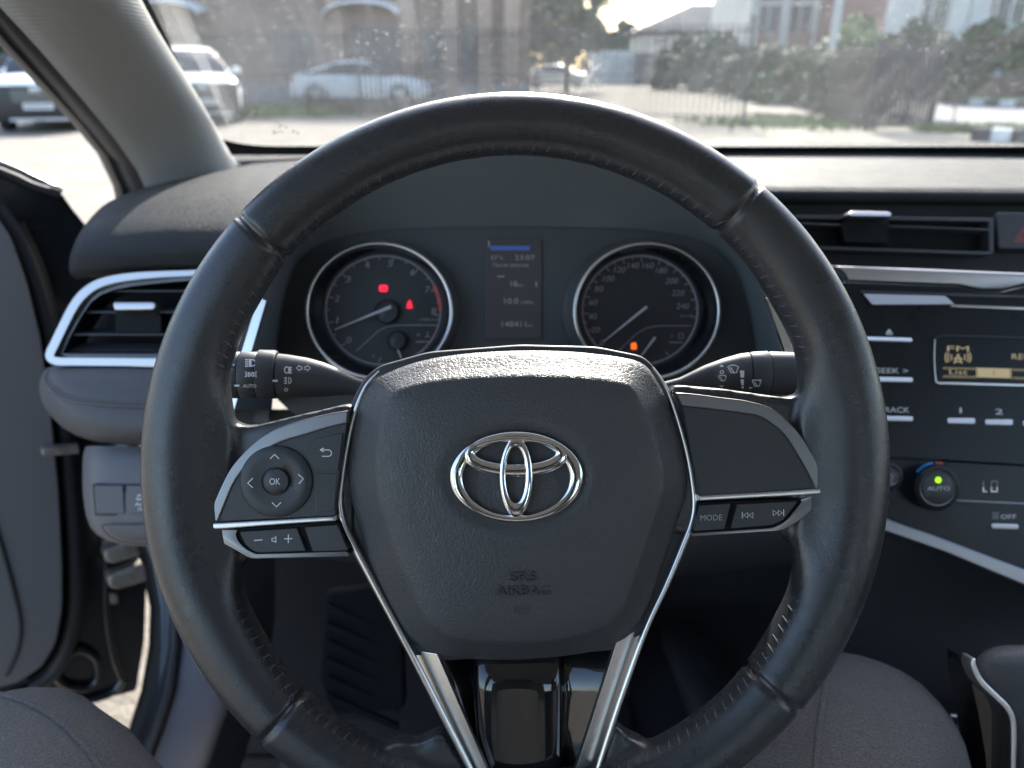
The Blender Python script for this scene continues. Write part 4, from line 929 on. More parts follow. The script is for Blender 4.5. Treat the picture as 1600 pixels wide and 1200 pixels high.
# printed black band just inside the glass
def wsn(u, v, o=.002):
    p = ws(u, v); du = ws(u+.01, v)-ws(u-.01, v); dv = ws(u, min(1, v+.01))-ws(u, max(0, v-.01))
    nrm = du.cross(dv).normalized(); nrm = nrm if nrm.y < 0 else -nrm
    return p+nrm*o
m_frit = M('printed_band', (.008, .009, .010), .5)
rows = []
N = 60
def frit_in(t):  # inner edge param points along left side up, bottom
    pass
path = []
for j in range(30): path.append((0, 1-j/30, .022, 1-j/30*.985))
inner = [(.006, 1-j/24*.93) for j in range(24)]+[(.006+.048*(1-math.cos(rad(a))), .08-.05*math.sin(rad(a))) for a in range(0, 91, 10)]+[(.054+(1-.108)*k/40, .03) for k in range(1, 40)]+[(1-.054+.045*math.sin(rad(a)), .03+.04*(1-math.cos(rad(a)))) for a in range(0, 91, 10)]+[(.991, .07+j/24*.93) for j in range(1, 25)]
outer = [(-.05, 1-j/24*.93) for j in range(24)]+[(-.05, .07-.07*a/50) if a < 50 else (-.05+.104*(a-50)/40, 0) for a in range(0, 91, 10)]+[(.054+(1-.108)*k/40, 0) for k in range(1, 40)]+[(1-.054+.054*min(1, a/40), 0) if a <= 40 else (1, .07*(a-40)/50) for a in range(0, 91, 10)]+[(1, .07+j/24*.93) for j in range(1, 25)]
loft('edge_band', [[wsn(*p) for p in outer], [wsn(*p) for p in inner]], m_frit, wsx, smooth=180)
# small printed mark low on the glass, and a dried splash
def wpix(x, y, off=.0015):
    r = ray(x, y); best = None; t0 = .4
    lo, hi = .4, 2.0        # march to the pane
    for k in range(60):
        m_ = (lo+hi)/2; p = CAM+r*m_
        # find v where z matches
        a, b = 0, 1
        for _ in range(30):
            c = (a+b)/2
            u = (p.x-(-.395+(.095)*c))/(1.53-.22*c); q = ws(max(0, min(1, u)), c)
            if q.z < p.z: a = c
            else: b = c
        u = (p.x-(-.395+.095*a))/(1.53-.22*a); q = ws(max(0, min(1, u)), a)
        if p.y < q.y: lo = m_
        else: hi = m_
    return CAM+r*(lo-off)
bm = bmesh.new()
rs = random.Random(11)
for k in range(26):
    x = 428+rs.uniform(0, 18) if k < 10 else 423+rs.uniform(0, 44); y = 190+rs.uniform(0, 8) if k < 10 else 203+rs.uniform(0, 6)
    w, h = rs.uniform(1, 3.2), rs.uniform(.8, 2)
    bm.faces.new([bm.verts.new(wpix(x+a, y+b)) for a, b in ((0, 0), (w, 0), (w, h), (0, h))])
obj('printed_mark', bm, m_frit, wsx, 0)
m_splash = bpy.data.materials.new('dried_splash'); m_splash.use_nodes = True
m_splash.node_tree.nodes['Principled BSDF'].inputs['Base Color'].default_value = (.8, .79, .76, 1); m_splash.node_tree.nodes['Principled BSDF'].inputs['Alpha'].default_value = .35
m_splash.node_tree.nodes['Principled BSDF'].inputs['Transmission Weight'].default_value = .0
bm = bmesh.new()
for (x0, y0, x1, y1, w) in ((942, 98, 926, 118, 3), (928, 114, 908, 140, 3.5), (930, 120, 934, 142, 2), (922, 112, 934, 106, 2), (912, 138, 905, 146, 2)):
    t = Vector((x1-x0, y1-y0)).normalized(); q = Vector((-t.y, t.x))*w
    bm.faces.new([bm.verts.new(wpix(a, b)) for a, b in ((x0+q.x*.3, y0+q.y*.3), ((x0+x1)/2+q.x, (y0+y1)/2+q.y), (x1+q.x*.3, y1+q.y*.3), ((x0+x1)/2-q.x, (y0+y1)/2-q.y))])
obj('dried_splash', bm, m_splash, wsx, 0)
# ---- driver side pillar trim (fabric)
def prow(*p): return [P(*q) for q in cr(p, 5)]
A = [
 prow((-300, -560, .385), (-270, -585, .370), (-215, -620, .362), (-150, -650, .365), (-100, -665, .385), (-70, -670, .42)),
 prow((-120, -180, .48), (-88, -192, .464), (-20, -205, .458), (55, -212, .470), (98, -215, .50), (112, -213, .53)),
 prow((-6, 5, .60), (20, -6, .578), (84, -14, .570), (160, -18, .588), (205, -19, .63), (213, -16, .66)),
 prow((60, 76, .67), (82, 62, .648), (140, 48, .642), (205, 42, .662), (242, 45, .705), (247, 52, .74)),
 prow((122, 148, .745), (144, 134, .725), (195, 118, .72), (255, 112, .74), (288, 118, .79), (293, 126, .83)),
 prow((178, 215, .83), (200, 202, .815), (244, 186, .81), (296, 180, .83), (330, 190, .88), (336, 199, .92)),
 prow((214, 266, .90), (234, 256, .885), (272, 242, .88), (322, 234, .90), (354, 238, .95), (362, 244, .99)),
 prow((236, 315, .95), (258, 306, .93), (295, 292, .92), (345, 278, .94), (384, 272, .99), (398, 272, 1.03)),
]
loft('pillar_trim', A, m_fabric, body, smooth=180, label='grey woven fabric trim of the windshield pillar')
# dark seal band outside the trim
Bn = []
for (xa, ya, xb, yb, d) in ((-400, -540, -285, -560, .41), (-210, -160, -105, -180, .50), (-48, 15, 6, 4, .615), (4, 76, 66, 76, .69), (62, 138, 128, 148, .77), (112, 192, 184, 215, .85), (152, 240, 220, 266, .92), (176, 290, 240, 310, .96), (184, 330, 250, 350, .98)):
    Bn.append(prow((xa, ya, d+.06), (xa+2, ya-2, d+.02), (xa*.8+xb*.2, ya*.8+yb*.2-2, d+.004), (xa*.62+xb*.38, ya*.62+yb*.38, d+.012), (xa*.4+xb*.6, ya*.4+yb*.6-2, d-.002), (xb, yb, d+.006)))
loft('door_frame_seal', Bn, m_rubber, body, smooth=180)
# headliner / roof, header, rear and far side
def sheet(name, pts, mat, parent, th=.012, label=None):
    bm = bmesh.new(); vs = [Vector(p) for p in pts]; nn = (vs[1]-vs[0]).cross(vs[2]-vs[0]).normalized()
    bm_plate(bm, vs, nn*th, .002, 1); return obj(name, bm, mat, parent, label=label)
ZR = CAM.z
rows = []
for (y, z, hw) in ((.41, .245, .62), (.35, .262, .64), (.2, .285, .65), (-.3, .30, .66), (-.9, .28, .64), (-1.35, .20, .60)):
    rows.append([Vector((CX+hw*t, y+.055*(1-t*t) if y > .3 else y, ZR+z-.06*abs(t)**3)) for t in (-1, -.8, -.5, 0, .5, .8, 1)])
loft('headliner', rows, m_headl, body, smooth=180)
loft('roof_skin', [[p+Vector((0, .01, .035)) for p in r] for r in rows], m_paint, body, smooth=180)
for s in (-1, 1):
    # roof rails, B pillar, C pillar, sill
    tube('roof_rail', [Vector((CX+s*.665, .42, ZR+.185)), Vector((CX+s*.69, .1, ZR+.215)), Vector((CX+s*.70, -.4, ZR+.225)), Vector((CX+s*.68, -1.0, ZR+.20)), Vector((CX+s*.62, -1.5, ZR+.05))], .045, m_headl, body, 10)
    tube('rear_pillar', [Vector((CX+s*.64, -1.2, ZR+.18)), Vector((CX+s*.70, -1.75, ZR-.15))], .07, m_headl, body, 10)
    tube('centre_pillar', [Vector((CX+s*.70, -.42, ZR+.22)), Vector((CX+s*.80, -.48, ZR-.2)), Vector((CX+s*.82, -.48, .35))], .05, m_headl if s > 0 else m_lower, body, 10)
    if s > 0: box('sill', (CX+s*.80, .1, .32), (.10, 1.7, .12), m_paint, body, bevel=.02)
# far side door, pillar
box('passenger_door', (CX+.84, .33, .66), (.06, 1.55, .58), m_doorp, body, bevel=.02, label='closed passenger door inner panel')
tube('passenger_pillar', [Vector((CX+.66, .50, ZR+.19)), Vector((CX+.73, .78, ZR+.05)), Vector((CX+.79, 1.06, ZR-.11))], .035, m_fabric, body, 10)
box('rear_side_panel', (CX+.84, -1.0, .66), (.06, 1.0, .58), m_doorp, body, bevel=.02)
box('rear_side_panel', (CX-.84, -1.0, .66), (.06, 1.0, .58), m_doorp, body, bevel=.02)
box('parcel_shelf', (CX, -1.65, .92), (1.6, .5, .04), m_carpet, body)
box('rear_bulkhead', (CX, -1.55, .6), (1.6, .06, .62), m_carpet, body)
# floor, firewall
box('floor_pan', (CX, -.2, .285), (1.52, 2.6, .05), m_carpet, body)
box('firewall', (CX+.02, 1.12, .60), (1.46, .05, .66), m_carpet, body)
rows = [[Vector((x, .78+.3*t, .315+.25*t*t)) for t in (0, .25, .5, .75, 1)] for x in (-.40, .15)]
loft('toe_board', rows, m_carpet, body)
# bonnet
rows = []
for (y, z, hw) in ((1.16, -.22, .74), (1.3, -.215, .76), (1.6, -.26, .77), (1.9, -.32, .76), (2.1, -.40, .72), (2.2, -.52, .66), (2.22, -.75, .64)):
    rows.append([Vector((CX+hw*t, y-.12*t*t*(y > 1.8), ZR+z-.06*t*t)) for t in (-1, -.85, -.6, -.3, 0, .3, .6, .85, 1)])
loft('bonnet', rows, m_paint, body, smooth=180)
# front door aperture: black painted hinge pillar, curved lower edge
Q = []
for (xa, ya, xb, yb, d) in ((100, 430, 150, 430, 1.0), (118, 560, 180, 560, 1.0), (150, 690, 215, 690, .99), (190, 800, 240, 800, .98), (222, 880, 262, 880, .96), (236, 950, 274, 950, .94), (234, 1010, 274, 1010, .92), (222, 1080, 265, 1080, .88), (200, 1140, 246, 1140, .84), (172, 1190, 226, 1190, .80), (130, 1260, 190, 1260, .75), (60, 1360, 130, 1360, .70), (-150, 1600, -60, 1600, .60)):
    Q.append(prow((xa-2, ya, d+.10), (xa, ya, d+.03), (xa+(xb-xa)*.35, ya, d), (xa+(xb-xa)*.75, ya, d-.004), (xb-3, ya, d-.018), (xb+2, ya, d-.018), (xb+6, ya, d)))
loft('hinge_pillar', Q, m_paint, body, smooth=180)
Kp = []
for (xa, xb, y, d) in ((240, 420, 690, .98), (258, 430, 850, .96), (274, 430, 950, .93), (274, 425, 1010, .91), (265, 418, 1080, .87), (246, 395, 1140, .83), (226, 380, 1190, .79), (190, 350, 1260, .74), (130, 300, 1360, .69), (-60, 160, 1600, .59)):
    Kp.append(prow((xa, y, d), (xa+(xb-xa)*.3, y, d-.008), (xa+(xb-xa)*.62, y, d-.004), (xa+(xb-xa)*.72, y, d+.02), (xb, y, d+.12)))
loft('kick_panel', Kp, m_lower, body, smooth=180, label='grey plastic kick panel beside the footwell')
tube('kick_seal', [P(xb+1, y, d-.014) for (xb, y, d) in ((262, 880, .96), (274, 950, .94), (274, 1010, .92), (265, 1080, .88), (246, 1140, .84), (226, 1190, .80), (190, 1260, .75), (130, 1360, .70))], .006, m_rubber, body, 8)
# ------------------------------------------------------------------ open driver's door
HG = Vector((-.545, .93, .6)); aD = rad(52); uD = Vector((-math.sin(aD), -math.cos(aD), 0)); nD = Vector((math.cos(aD), -math.sin(aD), 0))
def dpl(pts, off, th, bev, name, mat, par, label=None):
    bm = bmesh.new(); o = HG+nD*off
    if area2(pts) > 0: pts = list(reversed(pts))
    bm_plate(bm, [PL(x, y, o, nD) for x, y in pts], -nD*th, bev, 3); return obj(name, bm, mat, par, 45, label=label)
shell = [(-420, 120), (-200, 190), (0, 262), (50, 283), (97, 303), (112, 325), (134, 352), (165, 420), (196, 520), (218, 640), (228, 760), (230, 880), (226, 1000), (213, 1080), (110, 1106), (0, 1133), (-420, 1240)]
door = dpl(rnd(shell, 6), 0, .05, .004, 'door', m_paint, body, label='open driver door with grey inner panel and black painted edge')
dpl(rnd([(-420, 150), (-200, 225), (-10, 330), (18, 372), (42, 440), (64, 530), (80, 640), (92, 760), (98, 880), (98, 950), (88, 1005), (66, 1042), (30, 1066), (-60, 1090), (-420, 1190)], 12), .035, .03, .010, 'inner_panel', m_doorp, door)
def dtube(name, pts, off, r, mat, seg=8, closed=False): return tube(name, [PL(p.x, p.y, HG+nD*off, nD) for p in cr(pts, 5, closed)], r, mat, door, seg, closed)
dtube('belt_molding', [(-420, 116), (-200, 186), (0, 257), (50, 279), (95, 300)], .006, .006, m_dsatin)
dtube('belt_seal', [(-420, 126), (-200, 197), (0, 268), (50, 290), (94, 303)], .016, .005, m_rubber)
dtube('door_seal', [(-20, 305), (14, 352), (44, 410), (72, 500), (94, 620), (108, 760), (116, 880), (116, 950), (104, 1010), (82, 1050), (50, 1075)], .012, .011, m_rubber)
dtube('door_seal', [(30, 350), (62, 420), (88, 520), (112, 660), (126, 800), (128, 920), (118, 990), (96, 1035), (60, 1074), (0, 1100)], .006, .006, m_rubber)
dtube('door_ridge', [(140, 720), (156, 800), (166, 880), (166, 950), (176, 1020), (190, 1060)], .003, .006, m_paint)
dtube('edge_flange', [(110, 1100), (140, 1094), (176, 1082), (192, 1062)], .004, .006, m_paint)
dtube('drain_rim', [(88, 1052), (112, 1020), (132, 1017), (150, 1030), (154, 1055), (146, 1070), (128, 1076), (100, 1070)], .005, .006, m_paint, 8, True)
dtube('panel_seam', [(-14, 800), (10, 880), (28, 950), (32, 985), (26, 1020), (10, 1055)], .036, .0025, m_rubber)
dpl(rnd([(66, 702), (124, 697), (124, 709), (66, 713)], 3), .06, .012, .003, 'check_strap', m_zinc, door)
for (x0, y0) in ((168, 862), (174, 902)):
    dpl(rnd([(x0-6, y0), (x0+50, y0-22), (x0+64, y0-14), (x0+62, y0+4), (x0+10, y0+20), (x0-4, y0+16)], 6), .03, .02, .005, 'hinge', m_zinc, door)
dpl(rnd([(173, 929), (184, 929), (184, 944), (173, 944)], 2), .012, .008, .002, 'hinge_bolt', m_zinc, door); dpl(rnd([(162, 846), (172, 846), (172, 860), (162, 860)], 2), .012, .008, .002, 'hinge_bolt', m_zinc, door)
# ------------------------------------------------------------------ pedals and mat
mat_ = box('floor_mat', (-.07, .62, .318), (.48, .52, .014), M('mat_rubber', (.02, .021, .024), .7, bump=('noise', 400, .5, .002)), None, bevel=.006, base=(-.07, .62, .311))
tag(mat_, 'black ribbed rubber mat in the driver footwell', 'floor mat')
ped = thing('foot_rest', 'grey plastic foot rest with slanted ribs in the footwell', 'foot rest', P(575, 1150, .9))
fo = [(508, 925), (600, 915), (628, 960), (632, 1110), (520, 1118), (498, 1060)]
plate('rest_plate', rnd(fo, 12), lambda x, y: .93-(y-920)*.0003, .02, m_rest, ped, .004)
for k in range(6):
    y = 945+k*28
    bm = bmesh.new(); bm_plate(bm, [P(510, y, .922-(y-920)*.0003), P(622, y+48, .922-(y-900)*.0003), P(622, y+58, .922-(y-900)*.0003), P(510, y+10, .922-(y-920)*.0003)], FWD*.008, .002, 2); obj('rib', bm, m_rest, ped)
pb = thing('brake_pedal', 'black brake pedal with rubber pad below the steering column', 'pedal', P(760, 960, .88))
plate('pedal_pad', rnd([(700, 905), (820, 905), (824, 985), (696, 985)], 8), .86, .014, m_rubber, pb, .004)
tube('pedal_arm', [P(760, 940, .872), P(762, 860, .90), P(765, 760, .88)], .009, m_plast, pb, 8)
pa = thing('accelerator_pedal', 'black accelerator pedal right of the brake pedal', 'pedal', P(960, 1040, .86))
plate('pedal_pad', rnd([(905, 900), (965, 900), (985, 1090), (920, 1090)], 8), lambda x, y: .90-(y-900)*.0003, .012, m_rubber, pa, .003)
tube('pedal_arm', [P(935, 960, .89), P(930, 860, .92)], .008, m_plast, pa, 8)
# ------------------------------------------------------------------ seats
def seat(x, label):
    t = box('seat', (x, -.17, .50), (.50, .54, .16), m_seat, body, bevel=.06, seg=5, label=label)
    box('backrest', (x, -.50, .86), (.50, .14, .62), m_seat, t, rot=Matrix.Rotation(rad(-0), 3, 'X'), bevel=.06, seg=5)
    box('headrest', (x, -.56, 1.23), (.26, .10, .18), m_seat, t, bevel=.045, seg=5)
    for s in (-1, 1): box('seat_rail', (x+s*.19, -.2, .36), (.04, .5, .10), m_plast, t)
seat(0, 'black fabric driver seat under the person in grey trousers'); seat(.74, 'black fabric passenger seat beyond the centre console')
# ------------------------------------------------------------------ person (legs of the driver)
def skinbody(name, pts, edges, radii, root, mat, sub=3):
    me = bpy.data.meshes.new(name); org = Vector(pts[root])
    me.from_pydata([Vector(p)-org for p in pts], edges, []); o = bpy.data.objects.new(name, me); COL.objects.link(o); o.location = org
    sk = o.modifiers.new('skin', 'SKIN'); sk.use_smooth_shade = True; sk.branch_smoothing = .6
    sl = me.skin_vertices[0].data
    for i, r in enumerate(radii): sl[i].radius = (r, r) if not isinstance(r, tuple) else r
    sl[root].use_root = True
    ss = o.modifiers.new('sub', 'SUBSURF'); ss.levels = ss.render_levels = sub
    me.materials.append(mat); ORG[o.name] = org; return o
pr = [(0, -.24, .665), (0, -.30, .82), (0, -.31, .98),
      (.10, -.20, .66), P(1230, 1480, .44), P(1310, 1245, .51), P(1332, 1160, .555), P(1345, 1185, .62), (.335, .68, .45), (.30, .79, .36),
      (-.10, -.20, .66), P(200, 1560, .40), P(20, 1306, .47), P(-14, 1236, .51), P(10, 1290, .57), (-.40, .47, .50), (-.43, .50, .40)]
er = [(0, 1), (1, 2), (0, 3), (3, 4), (4, 5), (5, 6), (6, 7), (7, 8), (8, 9), (0, 10), (10, 11), (11, 12), (12, 13), (13, 14), (14, 15), (15, 16)]
rrad = [.15, .14, .16, .105, .095, .084, .080, .074, .058, .050, .105, .095, .084, .080, .074, .058, .050]
person = skinbody('person', pr, er, rrad, 0, m_trous, 3)
dm = person.modifiers.new('folds', 'DISPLACE'); tx = bpy.data.textures.new('cloth_folds', 'CLOUDS'); tx.noise_scale = .09; tx.noise_depth = 2
dm.texture = tx; dm.strength = .010; dm.mid_level = .5; dm.texture_coords = 'LOCAL'
tag(person, 'person in dark grey denim trousers seated with both knees beside the steering wheel', 'person')
# sewn seam along the left thigh, laid on the cloth
bpy.context.view_layer.update(); dg = bpy.context.evaluated_depsgraph_get(); pe = person.evaluated_get(dg); pm = pe.to_mesh()
bv = BVHTree.FromPolygons([person.location+v.co for v in pm.vertices], [tuple(p.vertices) for p in pm.polygons]); pe.to_mesh_clear()
for path in ([(-60, 1068), (0, 1086), (50, 1103), (95, 1132), (128, 1165), (158, 1205), (185, 1250)], [(1300, 1016), (1292, 1060), (1284, 1110), (1278, 1160), (1274, 1210)]):
    pts = []
    for p in cr(path, 6):
        h = bv.ray_cast(CAM, ray(p.x, p.y).normalized())
        if h[0] is not None: pts.append(h[0])
    if len(pts) > 3:
        ps = [pts[0]]+[(pts[i-1]+pts[i]*2+pts[i+1])/4 for i in range(1, len(pts)-1)]+[pts[-1]]
        tube('trouser_seam', ps, .0022, m_trous, person, 8)
for (s, p) in ((1, Vector((.285, .85, .342))), (-1, Vector((-.43, .53, .36)))):
    rows = []
    for (y, w, h, z) in ((-.10, .028, .030, .0), (-.08, .036, .05, .0), (-.02, .038, .06, .0), (.05, .042, .045, -.005), (.12, .046, .032, -.012), (.17, .038, .024, -.018), (.19, .02, .014, -.022)):
        rows.append([p+Vector((w*math.cos(a), y, z+h*.6*math.sin(a))) for a in [2*math.pi*i/16 for i in range(16)]])
    sh = loft('shoe', rows, m_rubber, None, close_u=True, cap0=True, cap1=True, base=p)
    tag(sh, 'black shoe on the %s foot of the seated person' % ('right' if s > 0 else 'left'), 'shoe')
# ------------------------------------------------------------------ outdoors
m_gravel = M('pale_compacted_gravel', (.195, .172, .136), .95, var=(1.3, .3), bump=('noise', 30, .5, .03))
m_asph = M('sun_bleached_asphalt', (.20, .195, .19), .9, var=(3, .15), bump=('noise', 60, .4, .01))
m_grassm = M('short_grass', (.13, .18, .05), .9, var=(5, .4))
def flat(name, pts, z, mat, kind='structure'):
    bm = bmesh.new(); bm.faces.new([bm.verts.new((p[0], p[1], z)) for p in pts]); bmesh.ops.recalc_face_normals(bm, faces=list(bm.faces))
    for f in bm.faces:
        if f.normal.z < 0: f.normal_flip()
    o = obj(name, bm, mat, None, 0); o['kind'] = kind; return o
flat('ground', [(-1500, -1500), (1500, -1500), (1500, 1500), (-1500, 1500)], 0, m_gravel)
def gp(x, y): p = G(x, y); return (p.x, p.y)
flat('road', [gp(1450, 200), gp(1462, 152), gp(1500, 138), (60, 48), (60, 6), gp(1640, 196)], .006, m_asph)
flat('yard_strip', [gp(-400, 196), gp(150, 186), gp(560, 179), gp(900, 172), gp(900, 160), gp(560, 166), gp(150, 173), gp(-400, 180)], .008, M('trodden_earth', (.26, .24, .19), .95, var=(2, .3)))
# grass blades (tufts) as one mass
def grass(name, regions, n, h, label):
    bm = bmesh.new(); rs = random.Random(len(name)+n)
    for k in range(n):
        (x0, y0), (x1, y1), wd = regions[k % len(regions)]
        t = rs.random(); px = x0+(x1-x0)*t; py = y0+(y1-y0)*t
        b = G(px, py); b.x += rs.gauss(0, wd*.4); b.y += rs.gauss(0, wd)
        b.z = 0; a = rs.uniform(0, 6.28); w = rs.uniform(.02, .05); hh = h*rs.uniform(.4, 1.2)
        d = Vector((math.cos(a), math.sin(a), 0)); tip = b+Vector((rs.uniform(-.08, .08), rs.uniform(-.08, .08), hh))
        bm.faces.new([bm.verts.new(b-d*w), bm.verts.new(b+d*w), bm.verts.new(tip)])
    return tag(obj(name, bm, m_grassm, None, 0), label, 'grass', kind='stuff')
grass('verge_grass', [((100, 184), (520, 179), .5), ((360, 181), (620, 178), .4)], 5200, .28, 'strip of short green grass along the foot of the fence')
grass('kerb_grass', [((1520, 203), (1660, 208), .25), ((1440, 205), (1520, 207), .2)], 1500, .16, 'patch of short grass beside the striped kerb')
grass('weed_grass', [((1090, 192), (1340, 197), .9), ((1180, 183), (1340, 192), .4)], 1500, .14, 'sparse weeds at the foot of the hedge')
# ---- fence
m_iron = M('black_iron', (.02, .022, .024), .5)
fa = Vector((-24, 27.6, 0)); fb_ = Vector((-4.1, 22.0, 0)); fc = G(1160, 195); fd = G(1352, 205); fe = G(1452, 204)
def fence_run(a, b, h, lab, first_post=True, name='fence', spacing=.125, cat='fence'):
    t = thing(name, lab, cat, a); L = (b-a).length; u = (b-a).normalized(); n_ = int(L/spacing)
    rot = Matrix.Rotation(math.atan2(u.y, u.x), 3, 'Z')
    for p in ([a, b] if first_post else [b]): box('post', (p.x, p.y, h*.54), (.07, .07, h*1.08), m_iron, t, rot)
    for z in (.18, h*.5, h-.14): c = (a+b)/2; box('rail', (c.x, c.y, z), (L, .035, .035), m_iron, t, rot)
    pk = None
    for k in range(1, n_):
        p = a+u*(L*k/n_)
        if pk is None:
            pk = box('picket', (p.x, p.y, h*.5+.04), (.045, .045, h-.06), m_iron, t, rot); p0 = p.copy()
        else:
            c = pk.copy(); COL.objects.link(c); c.parent = t; c.location = p-p0; ORG[c.name] = ORG[pk.name]
    return t
g1 = AY(960, 100, 20.2); 
fm = fb_.lerp(fc, .50)
fence_run(fb_+(fa-fb_).normalized()*6.2, fb_, 2.1, 'black iron picket fence panel in front of the long white sedan', spacing=.17)
fence_run(fb_, fm, 2.1, 'black iron picket fence panel right of the long white sedan', False, spacing=.15)
fence_run(fm, fc, 2.1, 'black iron picket fence panel before the pale container', False, spacing=.14)
fence_run(fd+Vector((.0, .0, 0)), fd+Vector((.55, 3.6, 0)), 1.6, 'open iron gate leaf swung back towards the hedge', name='gate', spacing=.13, cat='gate')
fence_run(fd, fe, 1.6, 'short closed iron gate leaf in front of the round dark tree', name='gate', spacing=.085, cat='gate')
bm = bmesh.new(); bm_tube(bm, [fe+Vector((.05, 0, .9)), fe+Vector((.25, -.05, .75)), fe+Vector((.38, -.1, .45)), fe+Vector((.42, -.1, 0))], .02, 8)
tag(obj('gate_hoop', bm, m_iron, None, 60, base=fe), 'bent pale steel hoop beside the gate post', 'hoop')
# ---- kerbs: black and white blocks
m_kw = M('kerb_white', (.75, .74, .71), .8, var=(6, .1)); m_kb = M('kerb_black', (.05, .05, .052), .8, var=(6, .3))
def kerb(p, q, n, lab, w=.22, h=.16):
    t = thing('kerb', lab, 'kerb', p); u = (q-p); L = u.length/n; u.normalize(); rot = Matrix.Rotation(math.atan2(u.y, u.x), 3, 'Z')
    for k in range(n):
        c = p+u*(L*(k+.5)); box('kerb_block', (c.x, c.y, h/2), (L*.97, w, h), m_kw if k % 2 else m_kb, t, rot, bevel=.02)
kerb(G(1515, 219), G(1680, 226), 5, 'striped kerb beside the grass patch near the gate', .3, .22)
kerb(G(1496, 163), G(1700, 173), 8, 'striped kerb across the road under the parked dark cars', .3, .2)
kerb(G(1462, 154), G(1500, 150), 2, 'short striped kerb piece at the road bend', .3, .2)
flat('far_verge', [gp(1500, 163), gp(1720, 173), (70, 42), (40, 55), gp(1480, 148)], .012, m_grassm)
# ---- parked cars
m_wpaint = M('white_car_paint', (.90, .87, .82), .35, coat=.3); m_gpaint = M('dark_grey_car_paint', (.06, .063, .068), .2, coat=.6); m_spaint = M('silver_car_paint', (.38, .39, .40), .25, metal=.5, coat=.5)
m_cglass = M('car_glass', (.03, .035, .04), .06, spec=.6); m_tyre = M('tyre', (.022, .022, .023), .85); m_alloy = M('alloy', (.42, .42, .43), .35, metal=.9)
m_lamp = M('headlamp', (.55, .57, .6), .1); m_rlamp = M('tail_lamp', (.35, .02, .02), .2); m_blk = M('grille_black', (.016, .017, .018), .4); m_platew = M('number_plate', (.75, .75, .73), .5)
def interp(tab, x):
    if x <= tab[0][0]: return tab[0][1]
    for i in range(len(tab)-1):
        if x <= tab[i+1][0]:
            t = (x-tab[i][0])/(tab[i+1][0]-tab[i][0]); return tab[i][1]+(tab[i+1][1]-tab[i][1])*t
    return tab[-1][1]
